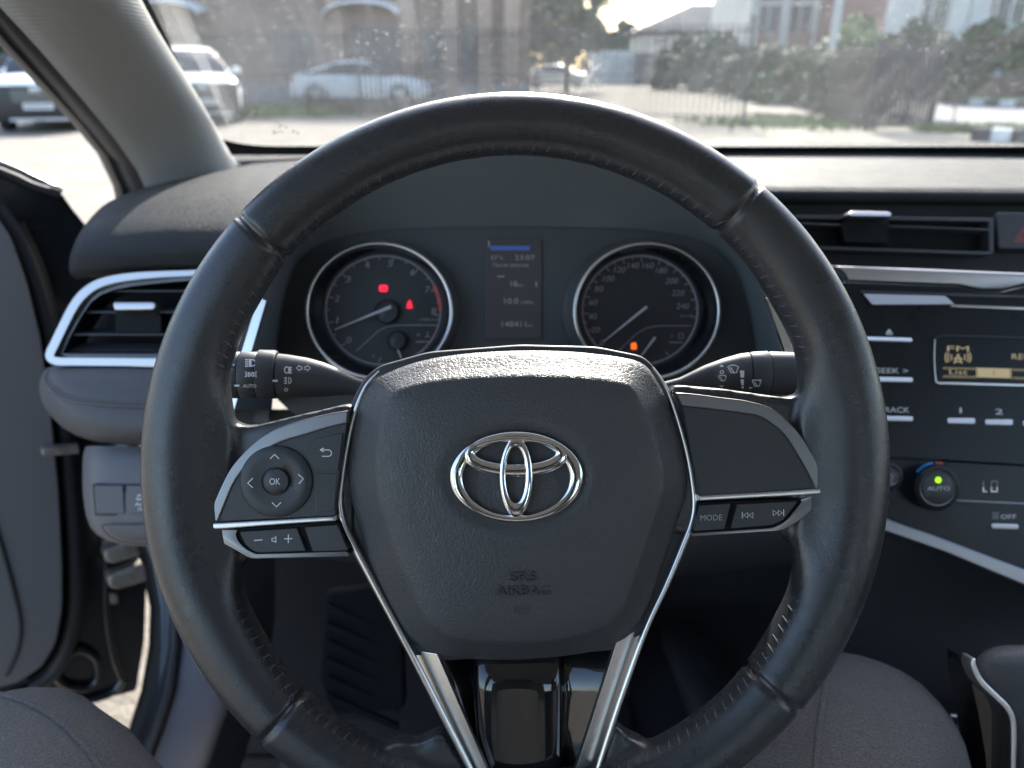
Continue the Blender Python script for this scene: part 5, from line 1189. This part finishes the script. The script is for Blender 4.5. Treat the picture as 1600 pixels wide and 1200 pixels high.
def make_car(name, label, paint, loc, rotz, kind='sedan', group=None, plate_txt=None, detail=True):
    """front along +X, centre at origin, wheels on z = 0"""
    t = thing(name, label, 'car', (0, 0, 0), group)
    if kind == 'sedan':
        L = 4.75; top = [(-2.37, .78), (-2.33, 1.0), (-2.1, 1.06), (-1.5, 1.08), (1.0, .99), (1.6, .93), (2.1, .80), (2.3, .66), (2.37, .5)]
        roof = [(-1.75, 1.07), (-1.3, 1.25), (-.8, 1.40), (-.2, 1.46), (.3, 1.43), (.7, 1.28), (1.15, 1.0)]; wb = (-1.40, 1.42); R_ = .33; W_ = .91
    else:
        L = 4.4; top = [(-2.2, .8), (-2.15, 1.05), (-2.0, 1.12), (-1.5, 1.14), (.9, 1.10), (1.5, 1.05), (1.95, .94), (2.14, .78), (2.2, .55)]
        roof = [(-2.05, 1.13), (-1.85, 1.45), (-1.5, 1.62), (-.8, 1.68), (-.1, 1.67), (.35, 1.60), (.65, 1.42), (1.05, 1.09)]; wb = (-1.32, 1.35); R_ = .36; W_ = .92
    nst = 40; rows = []
    for i in range(nst+1):
        x = -L/2+L*i/nst; k = abs(x)/(L/2); w = W_*(1-.16*k**6)*(.96 if k > .9 else 1); zt = interp(top, x); zb = .22+.10*max(0, k-.85)/.15
        row = [(0, zb), (w*.80, zb), (w*.95, zb+.07), (w, zb+.22), (w, (zb+zt)/2+.05), (w*.975, zt-.16), (w*.93, zt-.06), (w*.82, zt), (w*.4, zt+.015), (0, zt+.02)]
        full = [Vector((x, y, z)) for y, z in row]+[Vector((x, -y, z)) for y, z in reversed(row[1:-1])]
        rows.append(full)
    loft('body_shell', rows, paint, t, close_u=True, cap0=True, cap1=True, smooth=45)
    # greenhouse glass
    xs = [roof[0][0]+(roof[-1][0]-roof[0][0])*i/24 for i in range(25)]; g = []
    for x in xs:
        zr = interp(roof, x); zb = interp(top, x)-.04; f = (zr-zb)/max(.01, max(r[1] for r in roof)-zb); wr = W_*.93-(W_*.93-W_*.66)*f
        row = [(W_*.90, zb), (wr+.02, zr-.09*f), (wr-.05, zr-.02), (wr*.6, zr), (0, zr+.005)]
        g.append([Vector((x, y, z)) for y, z in row]+[Vector((x, -y, z)) for y, z in reversed(row[:-1])])
    loft('glasshouse', g, m_cglass, t, smooth=60)
    # roof skin + pillars proud of the glass
    rf = []
    x0, x1 = (-.95, .38) if kind == 'sedan' else (-1.75, .40)
    for i in range(13):
        x = x0+(x1-x0)*i/12; zr = interp(roof, x)+.012; zb = interp(top, x)-.04; f = 1; wr = W_*.66+(1-min(1, (zr-zb)/.38 if kind == 'sedan' else (zr-zb)/.55))*.2
        rf.append([Vector((x, y, z)) for y, z in ((wr+.035, zr-.095), (wr+.03, zr-.06), (wr-.04, zr-.012), (wr*.6, zr+.006), (0, zr+.012), (-wr*.6, zr+.006), (-wr+.04, zr-.012), (-wr-.03, zr-.06), (-wr-.035, zr-.095))])
    loft('roof', rf, paint, t, smooth=60)
    for s in (-1, 1):
        fx = x1; zr = interp(roof, fx)
        tube('front_pillar', [Vector((x1-.02, s*(W_*.68), zr-.06)), Vector((roof[-1][0]-.02, s*W_*.87, interp(top, roof[-1][0])-.01))], .035, paint, t, 6)
        rx = roof[0][0]
        tube('rear_pillar', [Vector((x0+.05, s*W_*.68, interp(roof, x0)-.05)), Vector((rx+.10, s*W_*.86, interp(top, rx)))], .07, paint, t, 6)
        tube('centre_pillar', [Vector((-.25, s*W_*.70, interp(roof, -.25)-.09)), Vector((-.22, s*(W_*.92), interp(top, -.2)-.03))], .03, m_blk, t, 6)
        # mirror, handles
        box('mirror', (.72, s*(W_+.10), 1.02 if kind == 'sedan' else 1.16), (.12, .20, .14), paint, t, bevel=.03)
        for hx in (-.75, .25): box('door_handle', (hx, s*(W_*.985), .86), (.18, .025, .03), m_alloy, t)
        for dx in (-.95, -.18, .80): box('door_gap', (dx, s*(W_*.999), .66), (.012, .006, .55), m_blk, t)
        box('side_skirt', (0, s*W_*.96, .24), (2.3, .06, .10), m_blk, t, bevel=.01)
        # lamps
        box('headlamp', (L/2-.16, s*W_*.70, .70 if kind == 'sedan' else .84), (.22, .36, .12), m_lamp, t, rot=Matrix.Rotation(s*rad(-22), 3, 'Z'), bevel=.03)
        box('tail_lamp', (-L/2+.10, s*W_*.74, .86), (.14, .34, .13), m_rlamp, t, bevel=.03)
        for wx in wb:
            rows_ = [[Vector((wx+(R_)*r*math.cos(a), s*(W_-.20+o), R_+R_*r*math.sin(a))) for a in [2*math.pi*i/28 for i in range(28)]] for r, o in ((.6, .0), (1.0, .0), (1.0, .17), (.92, .205), (.70, .205))]
            wh = loft('tyre', rows_, m_tyre, t, close_u=True, cap0=True, smooth=40)
            rows_ = [[Vector((wx+(R_)*r*math.cos(a), s*(W_-.20+o), R_+R_*r*math.sin(a))) for a in [2*math.pi*i/28 for i in range(28)]] for r, o in ((.70, .204), (.66, .17), (.60, .16), (.05, .17))]
            loft('rim', rows_, m_blk, wh, close_u=True, cap1=True)
            for k in range(5):
                a = 2*math.pi*k/5+.3; c = Vector((wx+R_*.36*math.cos(a), s*(W_-.20+.185), R_+R_*.36*math.sin(a)))
                box('spoke', c, (R_*.62, .03, .06), m_alloy, wh, rot=Matrix.Rotation(-a, 3, 'Y'))
            tube('arch_lip', [Vector((wx+(R_+.05)*math.cos(a), s*(W_*.985), R_+(R_+.05)*math.sin(a))) for a in [rad(-10+200*i/18) for i in range(19)]], .03, m_blk, t, 6)
    fz = .62 if kind == 'sedan' else .72
    box('grille', (L/2-.02, 0, fz-.03), (.10, W_*1.05, .24), m_blk, t, bevel=.03); box('lower_intake', (L/2-.02, 0, .34), (.10, W_*1.4, .18), m_blk, t, bevel=.03)
    if kind != 'sedan':
        box('black_mask', (L/2-.01, 0, .56), (.12, W_*1.66, .66), m_blk, t, bevel=.05)
        for z in (.60, .66, .72, .78): box('grille_slat', (L/2+.055, 0, z), (.02, W_*.95, .016), m_dsatin, t)
        box('emblem', (L/2+.055, 0, .80), (.02, .20, .10), m_alloy, t, bevel=.01)
        box('skid_plate', (L/2-.0, 0, .25), (.10, W_*1.2, .05), m_alloy, t, bevel=.01)
    pl_ = box('number_plate', (L/2+.06, 0, .50), (.02, .52, .112), m_platew, t)
    for k in range(7): box('plate_mark', (L/2+.072, -.2+k*.066, .50), (.004, .035, .06), m_blk, pl_)
    box('number_plate', (-L/2-.005, 0, .70), (.02, .52, .112), m_platew, t)
    t.location = loc; t.rotation_euler = (0, 0, rotz); return t
p = G(562, 167); make_car('sedan', 'long white sedan parked side on behind the iron fence', m_wpaint, (p.x, p.y+.9, 0), rad(-3))
p = G(872, 137); make_car('sedan', 'distant white sedan parked beside the pale container', m_wpaint, (p.x, p.y, 0), rad(-12))
p = G(12, 208); make_car('crossover', 'white crossover with black grille and number plate facing the open car door', m_wpaint, (p.x, p.y+2.2, 0), rad(-72), 'suv')
p = G(276, 196); make_car('crossover', 'white crossover seen past the fabric windshield pillar', m_wpaint, (p.x-.35, p.y+2.0, 0), rad(-62), 'suv')
p = G(1528, 142); make_car('sedan', 'dark grey sedan parked across the road left of the silver one', m_gpaint, (p.x, p.y+1, 0), rad(-110))
p = G(1578, 146); make_car('sedan', 'silver sedan parked across the road between dark ones', m_spaint, (p.x, p.y+1, 0), rad(-108))
p = G(1640, 150); make_car('sedan', 'dark grey sedan parked across the road right of the silver one', m_gpaint, (p.x, p.y+1, 0), rad(-108))
# ---- buildings
def brickmat(name, c1, c2, mort, sc):
    m = M(name, c1, .9); nn = m.node_tree.nodes; ll = m.node_tree.links
    b = nn.new('ShaderNodeTexBrick'); b.inputs['Color1'].default_value = (*c1, 1); b.inputs['Color2'].default_value = (*c2, 1); b.inputs['Mortar'].default_value = (*mort, 1)
    b.inputs['Scale'].default_value = sc; b.inputs['Mortar Size'].default_value = .015
    tcn = nn.new('ShaderNodeTexCoord'); mp = nn.new('ShaderNodeMapping'); mp.inputs['Rotation'].default_value = (rad(90), 0, 0)
    ll.new(tcn.outputs['Object'], mp.inputs[0]); ll.new(mp.outputs[0], b.inputs['Vector']); ll.new(b.outputs['Color'], nn['Principled BSDF'].inputs['Base Color']); return m
m_brick = brickmat('brown_brick', (.23, .155, .115), (.19, .13, .10), (.28, .24, .20), 2.2)
m_brick2 = brickmat('red_brick', (.33, .17, .13), (.28, .15, .12), (.4, .36, .32), 2.2)
m_plaster = M('cream_plaster', (.60, .58, .53), .9, var=(.8, .06)); m_roofm = M('dark_roof_sheet', (.09, .10, .11), .6, var=(1, .15))
m_wframe = M('white_window_frame', (.75, .75, .74), .5); m_pane = M('window_pane', (.05, .07, .085), .08, spec=.7); m_stone = M('grey_plinth', (.26, .255, .25), .9, var=(2, .15)); m_pil = M('pinkish_render', (.38, .27, .21), .9, var=(1, .08))
def window(b, cx, z0, z1, w, y, wallang=None, mull=1, frame=None):
    fr_ = box('window', (cx, y-.04, (z0+z1)/2), (w, .10, z1-z0), frame or m_wframe, b, bevel=.01)
    nw = mull+1; pw = (w-.08*(nw+1))/nw
    for k in range(nw): box('pane', (cx-w/2+.08+pw/2+k*(pw+.08), y-.085, (z0+z1)/2), (pw, .02, z1-z0-.16), m_pane, fr_)
    box('sill', (cx, y-.12, z0-.05), (w+.2, .2, .06), m_stone, b)
YB = 31.0
bl = thing('brick_building', 'low brown brick building with tall dark openings behind the long white sedan', 'building', (-13, YB, 0))
def bx_(x): return AY(x, 100, YB).x
xl, xr = bx_(-420), bx_(828)
box('wall', ((xl+xr)/2, YB+5, 3.3), (xr-xl, 10, 6.6), m_brick, bl); box('plinth', ((xl+xr)/2, YB-.03, .35), (xr-xl+.1, .3, .7), m_stone, bl); box('cornice', ((xl+xr)/2, YB+4.9, 6.7), (xr-xl+.6, 10.6, .3), m_stone, bl)
def zz(y, Y): return AY(800, y, Y).z
for (x0, x1, ya, yb) in ((-260, -180, 30, 110), (-60, 20, 30, 110), (120, 195, 20, 112), (436, 492, 48, 108), (664, 700, 54, 112)):
    window(bl, (bx_(x0)+bx_(x1))/2, zz(yb, YB), zz(ya, YB), bx_(x1)-bx_(x0), YB, frame=m_roofm)
for (x0, x1) in ((552, 620), (716, 742)):
    dr = box('door', ((bx_(x0)+bx_(x1))/2, YB-.03, 1.3), (bx_(x1)-bx_(x0), .12, 2.6), m_roofm, bl); 
    for k in (-1, 1): box('pane', ((bx_(x0)+bx_(x1))/2+k*(bx_(x1)-bx_(x0))*.23, YB-.10, 1.55), ((bx_(x1)-bx_(x0))*.36, .02, 1.8), m_pane, dr)
for x in (530, 640, 706, 758, 800): box('pilaster', (bx_(x), YB-.08, 3.2), (.55, .34, 6.4), m_pil, bl)
def canopy(x0, x1, y0, lab):
    w = bx_(x1)-bx_(x0); cx = (bx_(x0)+bx_(x1))/2; z = zz(y0, YB-1.0)
    t = thing('canopy', lab, 'canopy', (cx, YB, z))
    rows = [[Vector((cx+w/2*math.cos(a)*1.0, YB-1.2*v, z-.12+.42*math.sin(a)-.16*v*v)) for a in [math.pi*i/16 for i in range(17)]] for v in (0, .3, .6, .85, 1)]
    loft('canopy_sheet', rows, m_wframe, t, smooth=180, solid=.04)
    for s in (-1, 1): tube('canopy_strut', [Vector((cx+s*w*.46, YB, z-.6)), Vector((cx+s*w*.46, YB-1.0, z-.2))], .03, m_iron, t, 6)
canopy(520, 632, 10, 'white curved canopy above the dark double door of the brick building'); canopy(225, 338, 9, 'white curved canopy above the wall beside the fabric pillar')
# gable house far behind
Y2 = 82.0
hb = thing('gable_house', 'pale house with dark hipped roof behind the trees', 'house', (AY(1090, 100, Y2).x, Y2, 0))
def rx_(x, Y): return AY(x, 100, Y).x
box('wall', (rx_(1088, Y2), Y2+4, zz(55, Y2)/2), (rx_(1175, Y2)-rx_(1000, Y2), 8, zz(55, Y2)), m_plaster, hb)
zt, ze = zz(2, Y2), zz(50, Y2); xa, xb = rx_(985, Y2), rx_(1195, Y2); xc, xd = rx_(1085, Y2), rx_(1150, Y2)
bm = bmesh.new(); v = [bm.verts.new(q) for q in ((xa, Y2-1, ze), (xb, Y2-1, ze), (xb, Y2+9, ze), (xa, Y2+9, ze), (xc, Y2+3.5, zt), (xd, Y2+3.5, zt))]
for f in ((0, 1, 5, 4), (1, 2, 5), (2, 3, 4, 5), (3, 0, 4), (0, 3, 2, 1)): bm.faces.new([v[i] for i in f])
bmesh.ops.recalc_face_normals(bm, faces=list(bm.faces)); rf_ = obj('roof', bm, m_roofm, hb, 0)
box('chimney', (rx_(1125, Y2), Y2+3, zt+.3), (.9, .9, 1.6), m_brick2, rf_)
for x in (1030, 1062, 1100, 1140):
    window(hb, rx_(x, Y2), zz(100, Y2), zz(76, Y2), 1.3, Y2); window(hb, rx_(x, Y2), zz(70, Y2), zz(58, Y2), 1.3, Y2)
# apartment block right of centre
def block(nm, lab, x0, x1, Y, H, mat, cols, rows_, band, bandm, roofc=None):
    t = thing(nm, lab, 'building', ((rx_(x0, Y)+rx_(x1, Y))/2, Y, 0)); a, b = rx_(x0, Y), rx_(x1, Y)
    box('wall', ((a+b)/2, Y+5, H/2), (b-a, 10, H), mat, t)
    for z in band: box('wall_band', ((a+b)/2, Y-.04, z), (b-a+.1, .2, .9), bandm, t)
    for c in cols:
        for (z0, z1) in rows_: window(t, rx_(c, Y), z0, z1, 1.5, Y)
    box('roof_edge', ((a+b)/2, Y+5, H+.15), (b-a+.8, 10.8, .3), m_roofm, t); return t
ap = block('apartment_block', 'cream apartment block with brick bands and white window frames', 1166, 1372, 50, 9.5, m_plaster, (1192, 1240, 1295, 1345), ((1.0, 2.5), (3.0, 4.7), (6.0, 7.6)), (2.75, 5.4), m_brick2)
for x in (1168, 1216, 1268, 1320, 1370): box('wall_pier', (rx_(x, 50), 49.9, 4.7), (.5, .5, 9.3), m_plaster, ap)
br = block('brick_house', 'red brick house with cream corner strips and a pale window bay', 1382, 1760, 40, 8.5, m_brick2, (1440, 1560, 1660), ((.9, 2.3), (3.0, 4.8)), (), m_plaster)
for x in (1388, 1412, 1478, 1510): box('wall_pier', (rx_(x, 40), 39.9, 4.2), (.9 if x != 1412 else .5, .45, 8.4), m_plaster, br)
box('bay', (rx_(1560, 40), 39.6, 2.9), (3.4, .8, .5), M('pale_green_panel', (.45, .55, .50), .7), br)
# pale container
Yc = 68; cn = thing('container', 'pale blue white steel container beyond the fence', 'container', (rx_(962, Yc), Yc, 0))
xa, xb = rx_(928, Yc), rx_(996, Yc); m_cont = M('pale_container_paint', (.62, .68, .70), .6, var=(1, .06))
box('container_box', ((xa+xb)/2, Yc+1.5, 1.3), (xb-xa, 3, 2.5), m_cont, cn)
for k in range(14): box('corrugation', (xa+(xb-xa)*(k+.5)/14, Yc-.03, 1.3), ((xb-xa)/28, .08, 2.3), m_cont, cn)
sh_ = box('grey_shed', (rx_(1012, 66), 67, 1.2), (1.7, 2.4, 2.4), m_roofm, None, bevel=.03, base=(rx_(1012, 66), 67, 0)); tag(sh_, 'small dark grey shed standing right of the pale container', 'shed')
pole = thing('concrete_pole', 'pale concrete utility pole standing among the hedge trees', 'pole', (rx_(1297, 30), 30, 0))
tube('shaft', [Vector((rx_(1297, 30), 30, 0)), Vector((rx_(1297, 30), 30, 8))], [.16, .11], M('pole_concrete', (.5, .5, .48), .9), pole, 12)
box('cross_arm', (rx_(1297, 30), 30, 7.4), (1.6, .1, .1), m_stone, pole)
# ---- trees and bushes
def leafmat(nm, c): 
    m = M(nm, c, .65, var=(2.2, .45)); m.node_tree.nodes['Principled BSDF'].inputs['Subsurface Weight'].default_value = 0; return m
m_bark = M('bark', (.11, .085, .065), .9, bump=('noise', 20, .5, .02))
LEAF = [leafmat('mid_green_leaves', (.085, .125, .050)), leafmat('dark_green_leaves', (.048, .080, .040)), leafmat('blue_green_leaves', (.090, .135, .080)), leafmat('light_green_leaves', (.14, .20, .06))]
def tree(name, label, base, h, rx, rz, lm, seed, n=2600, trunk_h=None, cz=None, leaf=.16, cat='tree', group=None):
    rs = random.Random(seed); t = thing(name, label, cat, base, group); base = Vector(base)
    cz = h-rz if cz is None else cz; top = base+Vector((0, 0, cz))
    bm = bmesh.new(); bm_tube(bm, [base, base+Vector((.05, .03, cz*.5)), top], [max(.06, h*.028), h*.02, h*.008], 8)
    for k in range(7):
        a = rs.uniform(0, 6.28); z = cz*rs.uniform(.4, .95); e = base+Vector((math.cos(a)*rx*.6, math.sin(a)*rx*.6, z+rz*.5)); bm_tube(bm, [base+Vector((0, 0, z)), (base+Vector((0, 0, z))).lerp(e, .6)+Vector((0, 0, .1)), e], [h*.009, h*.006, h*.003], 6)
    obj('trunk', bm, m_bark, t, 60)
    # clumps
    cl = []
    for k in range(26):
        while True:
            v = Vector((rs.uniform(-1, 1), rs.uniform(-1, 1), rs.uniform(-1, 1)))
            if .25 < v.length < 1: break
        cl.append((Vector((v.x*rx*.85, v.y*rx*.85, v.z*rz*.85)), rs.uniform(.22, .42)*min(rx, rz)))
    bm = bmesh.new()
    for k in range(n):
        c, r = cl[k % len(cl)]; d = Vector((rs.gauss(0, 1), rs.gauss(0, 1), rs.gauss(0, 1))).normalized()
        p = top+c+d*r*rs.uniform(.55, 1.12)
        if p.z < .03: continue
        a = Vector((rs.gauss(0, 1), rs.gauss(0, 1), rs.gauss(0, .6))).normalized(); b = a.cross(d+Vector((.1, .2, .3))).normalized(); s = leaf*rs.uniform(.6, 1.3)
        bm.faces.new([bm.verts.new(p-a*s), bm.verts.new(p+b*s*.55), bm.verts.new(p+a*s), bm.verts.new(p-b*s*.55)])
    obj('crown', bm, lm, t, 0); return t
def tr_at(name, label, x, ytop, ybot, Y, wpx, lm, seed, n=2600, ground=True, **k):
    """crown spans ytop..ybot px at forward distance Y"""
    dep = Y*cp+CAM.z*sp; z1 = zz(ytop, Y); z0 = zz(ybot, Y); rx = wpx/2/FPX*dep; rz = (z1-z0)/2
    return tree(name, label, (rx_(x, Y), Y, 0), z1, rx, rz, lm, seed, n, cz=(z1+z0)/2, leaf=max(.09, Y*.0052), **k)
tr_at('tree', 'tall bluish green tree between the brick building and the gap of sky', 885, -70, 92, 46, 165, LEAF[2], 1, 5200)
tr_at('tree', 'pale green tree overlapping the end of the brick building', 815, -90, 60, 50, 120, LEAF[3], 2, 2600)
tr_at('tree', 'small tree in front of the gable house wall', 1062, 58, 128, 56, 90, LEAF[0], 3, 3000)
tr_at('tree', 'green tree left of the concrete pole below the cream apartment block', 1120, 52, 152, 46, 120, LEAF[2], 4, 4400)
tr_at('bush', 'dark hedge bush under the cream apartment block', 1185, 66, 166, 34, 125, LEAF[1], 5, 4600, cat='bush')
tr_at('bush', 'broad green hedge bush just left of the concrete pole', 1255, 70, 178, 29, 135, LEAF[0], 6, 4800, cat='bush')
tr_at('tree', 'light green tree beside the concrete pole', 1330, 26, 168, 31, 115, LEAF[3], 7, 4400)
tr_at('bush', 'low hedge bush behind the open gate leaf', 1330, 96, 192, 24, 125, LEAF[1], 8, 4400, cat='bush')
tr_at('tree', 'round dark green tree standing behind the closed gate leaf', 1428, 20, 166, 21, 128, LEAF[1], 9, 6400)
tr_at('bush', 'dark bush between the round tree and the parked cars', 1500, 60, 165, 30, 90, LEAF[1], 10, 3400, cat='bush')
tr_at('bush', 'narrow hedge bush below the brick bands of the apartment block', 1152, 88, 160, 38, 80, LEAF[0], 21, 3200, cat='bush')
tr_at('bush', 'small hedge bush between the two broad ones in the hedge', 1222, 98, 172, 30, 80, LEAF[1], 22, 3200, cat='bush')
tr_at('bush', 'low dark bush at the foot of the concrete pole', 1292, 104, 182, 26, 90, LEAF[1], 23, 3400, cat='bush')
tr_at('bush', 'dark bush just left of the round dark tree', 1382, 78, 178, 23.5, 80, LEAF[1], 24, 3400, cat='bush')
tr_at('tree', 'dark tree behind the parked cars across the road', 1570, 30, 120, 36, 150, LEAF[0], 11, 3400)
tr_at('bush', 'low bush right of the grey shed', 1040, 92, 140, 50, 60, LEAF[1], 12, 2000, cat='bush')
tr_at('tree', 'green tree behind the white crossover by the open door', -10, -10, 84, 24, 190, LEAF[0], 13, 3000)
bm = bmesh.new(); rs = random.Random(77)
for k in range(26000):
    x = rs.uniform(-90, 130); hh = 5.6+1.9*math.sin(x*.21)+1.2*math.sin(x*.57+1); p = Vector((x, 135+rs.uniform(-4, 4), abs(rs.betavariate(1.2, 1.0))*hh))
    a = Vector((rs.gauss(0, 1), rs.gauss(0, 1), rs.gauss(0, .6))).normalized(); b = a.cross(Vector((rs.gauss(0, 1), rs.gauss(0, 1), rs.gauss(0, 1)))).normalized(); s = rs.uniform(.3, .75)
    bm.faces.new([bm.verts.new(p-a*s), bm.verts.new(p+b*s*.6), bm.verts.new(p+a*s), bm.verts.new(p-b*s*.6)])
tag(obj('distant_wood', bm, LEAF[2], None, 0), 'far line of bluish green trees along the horizon', 'trees', kind='stuff')
tr_at('tree', 'distant pale tree under the gap of sky', 985, 34, 92, 95, 80, LEAF[2], 14, 2000)
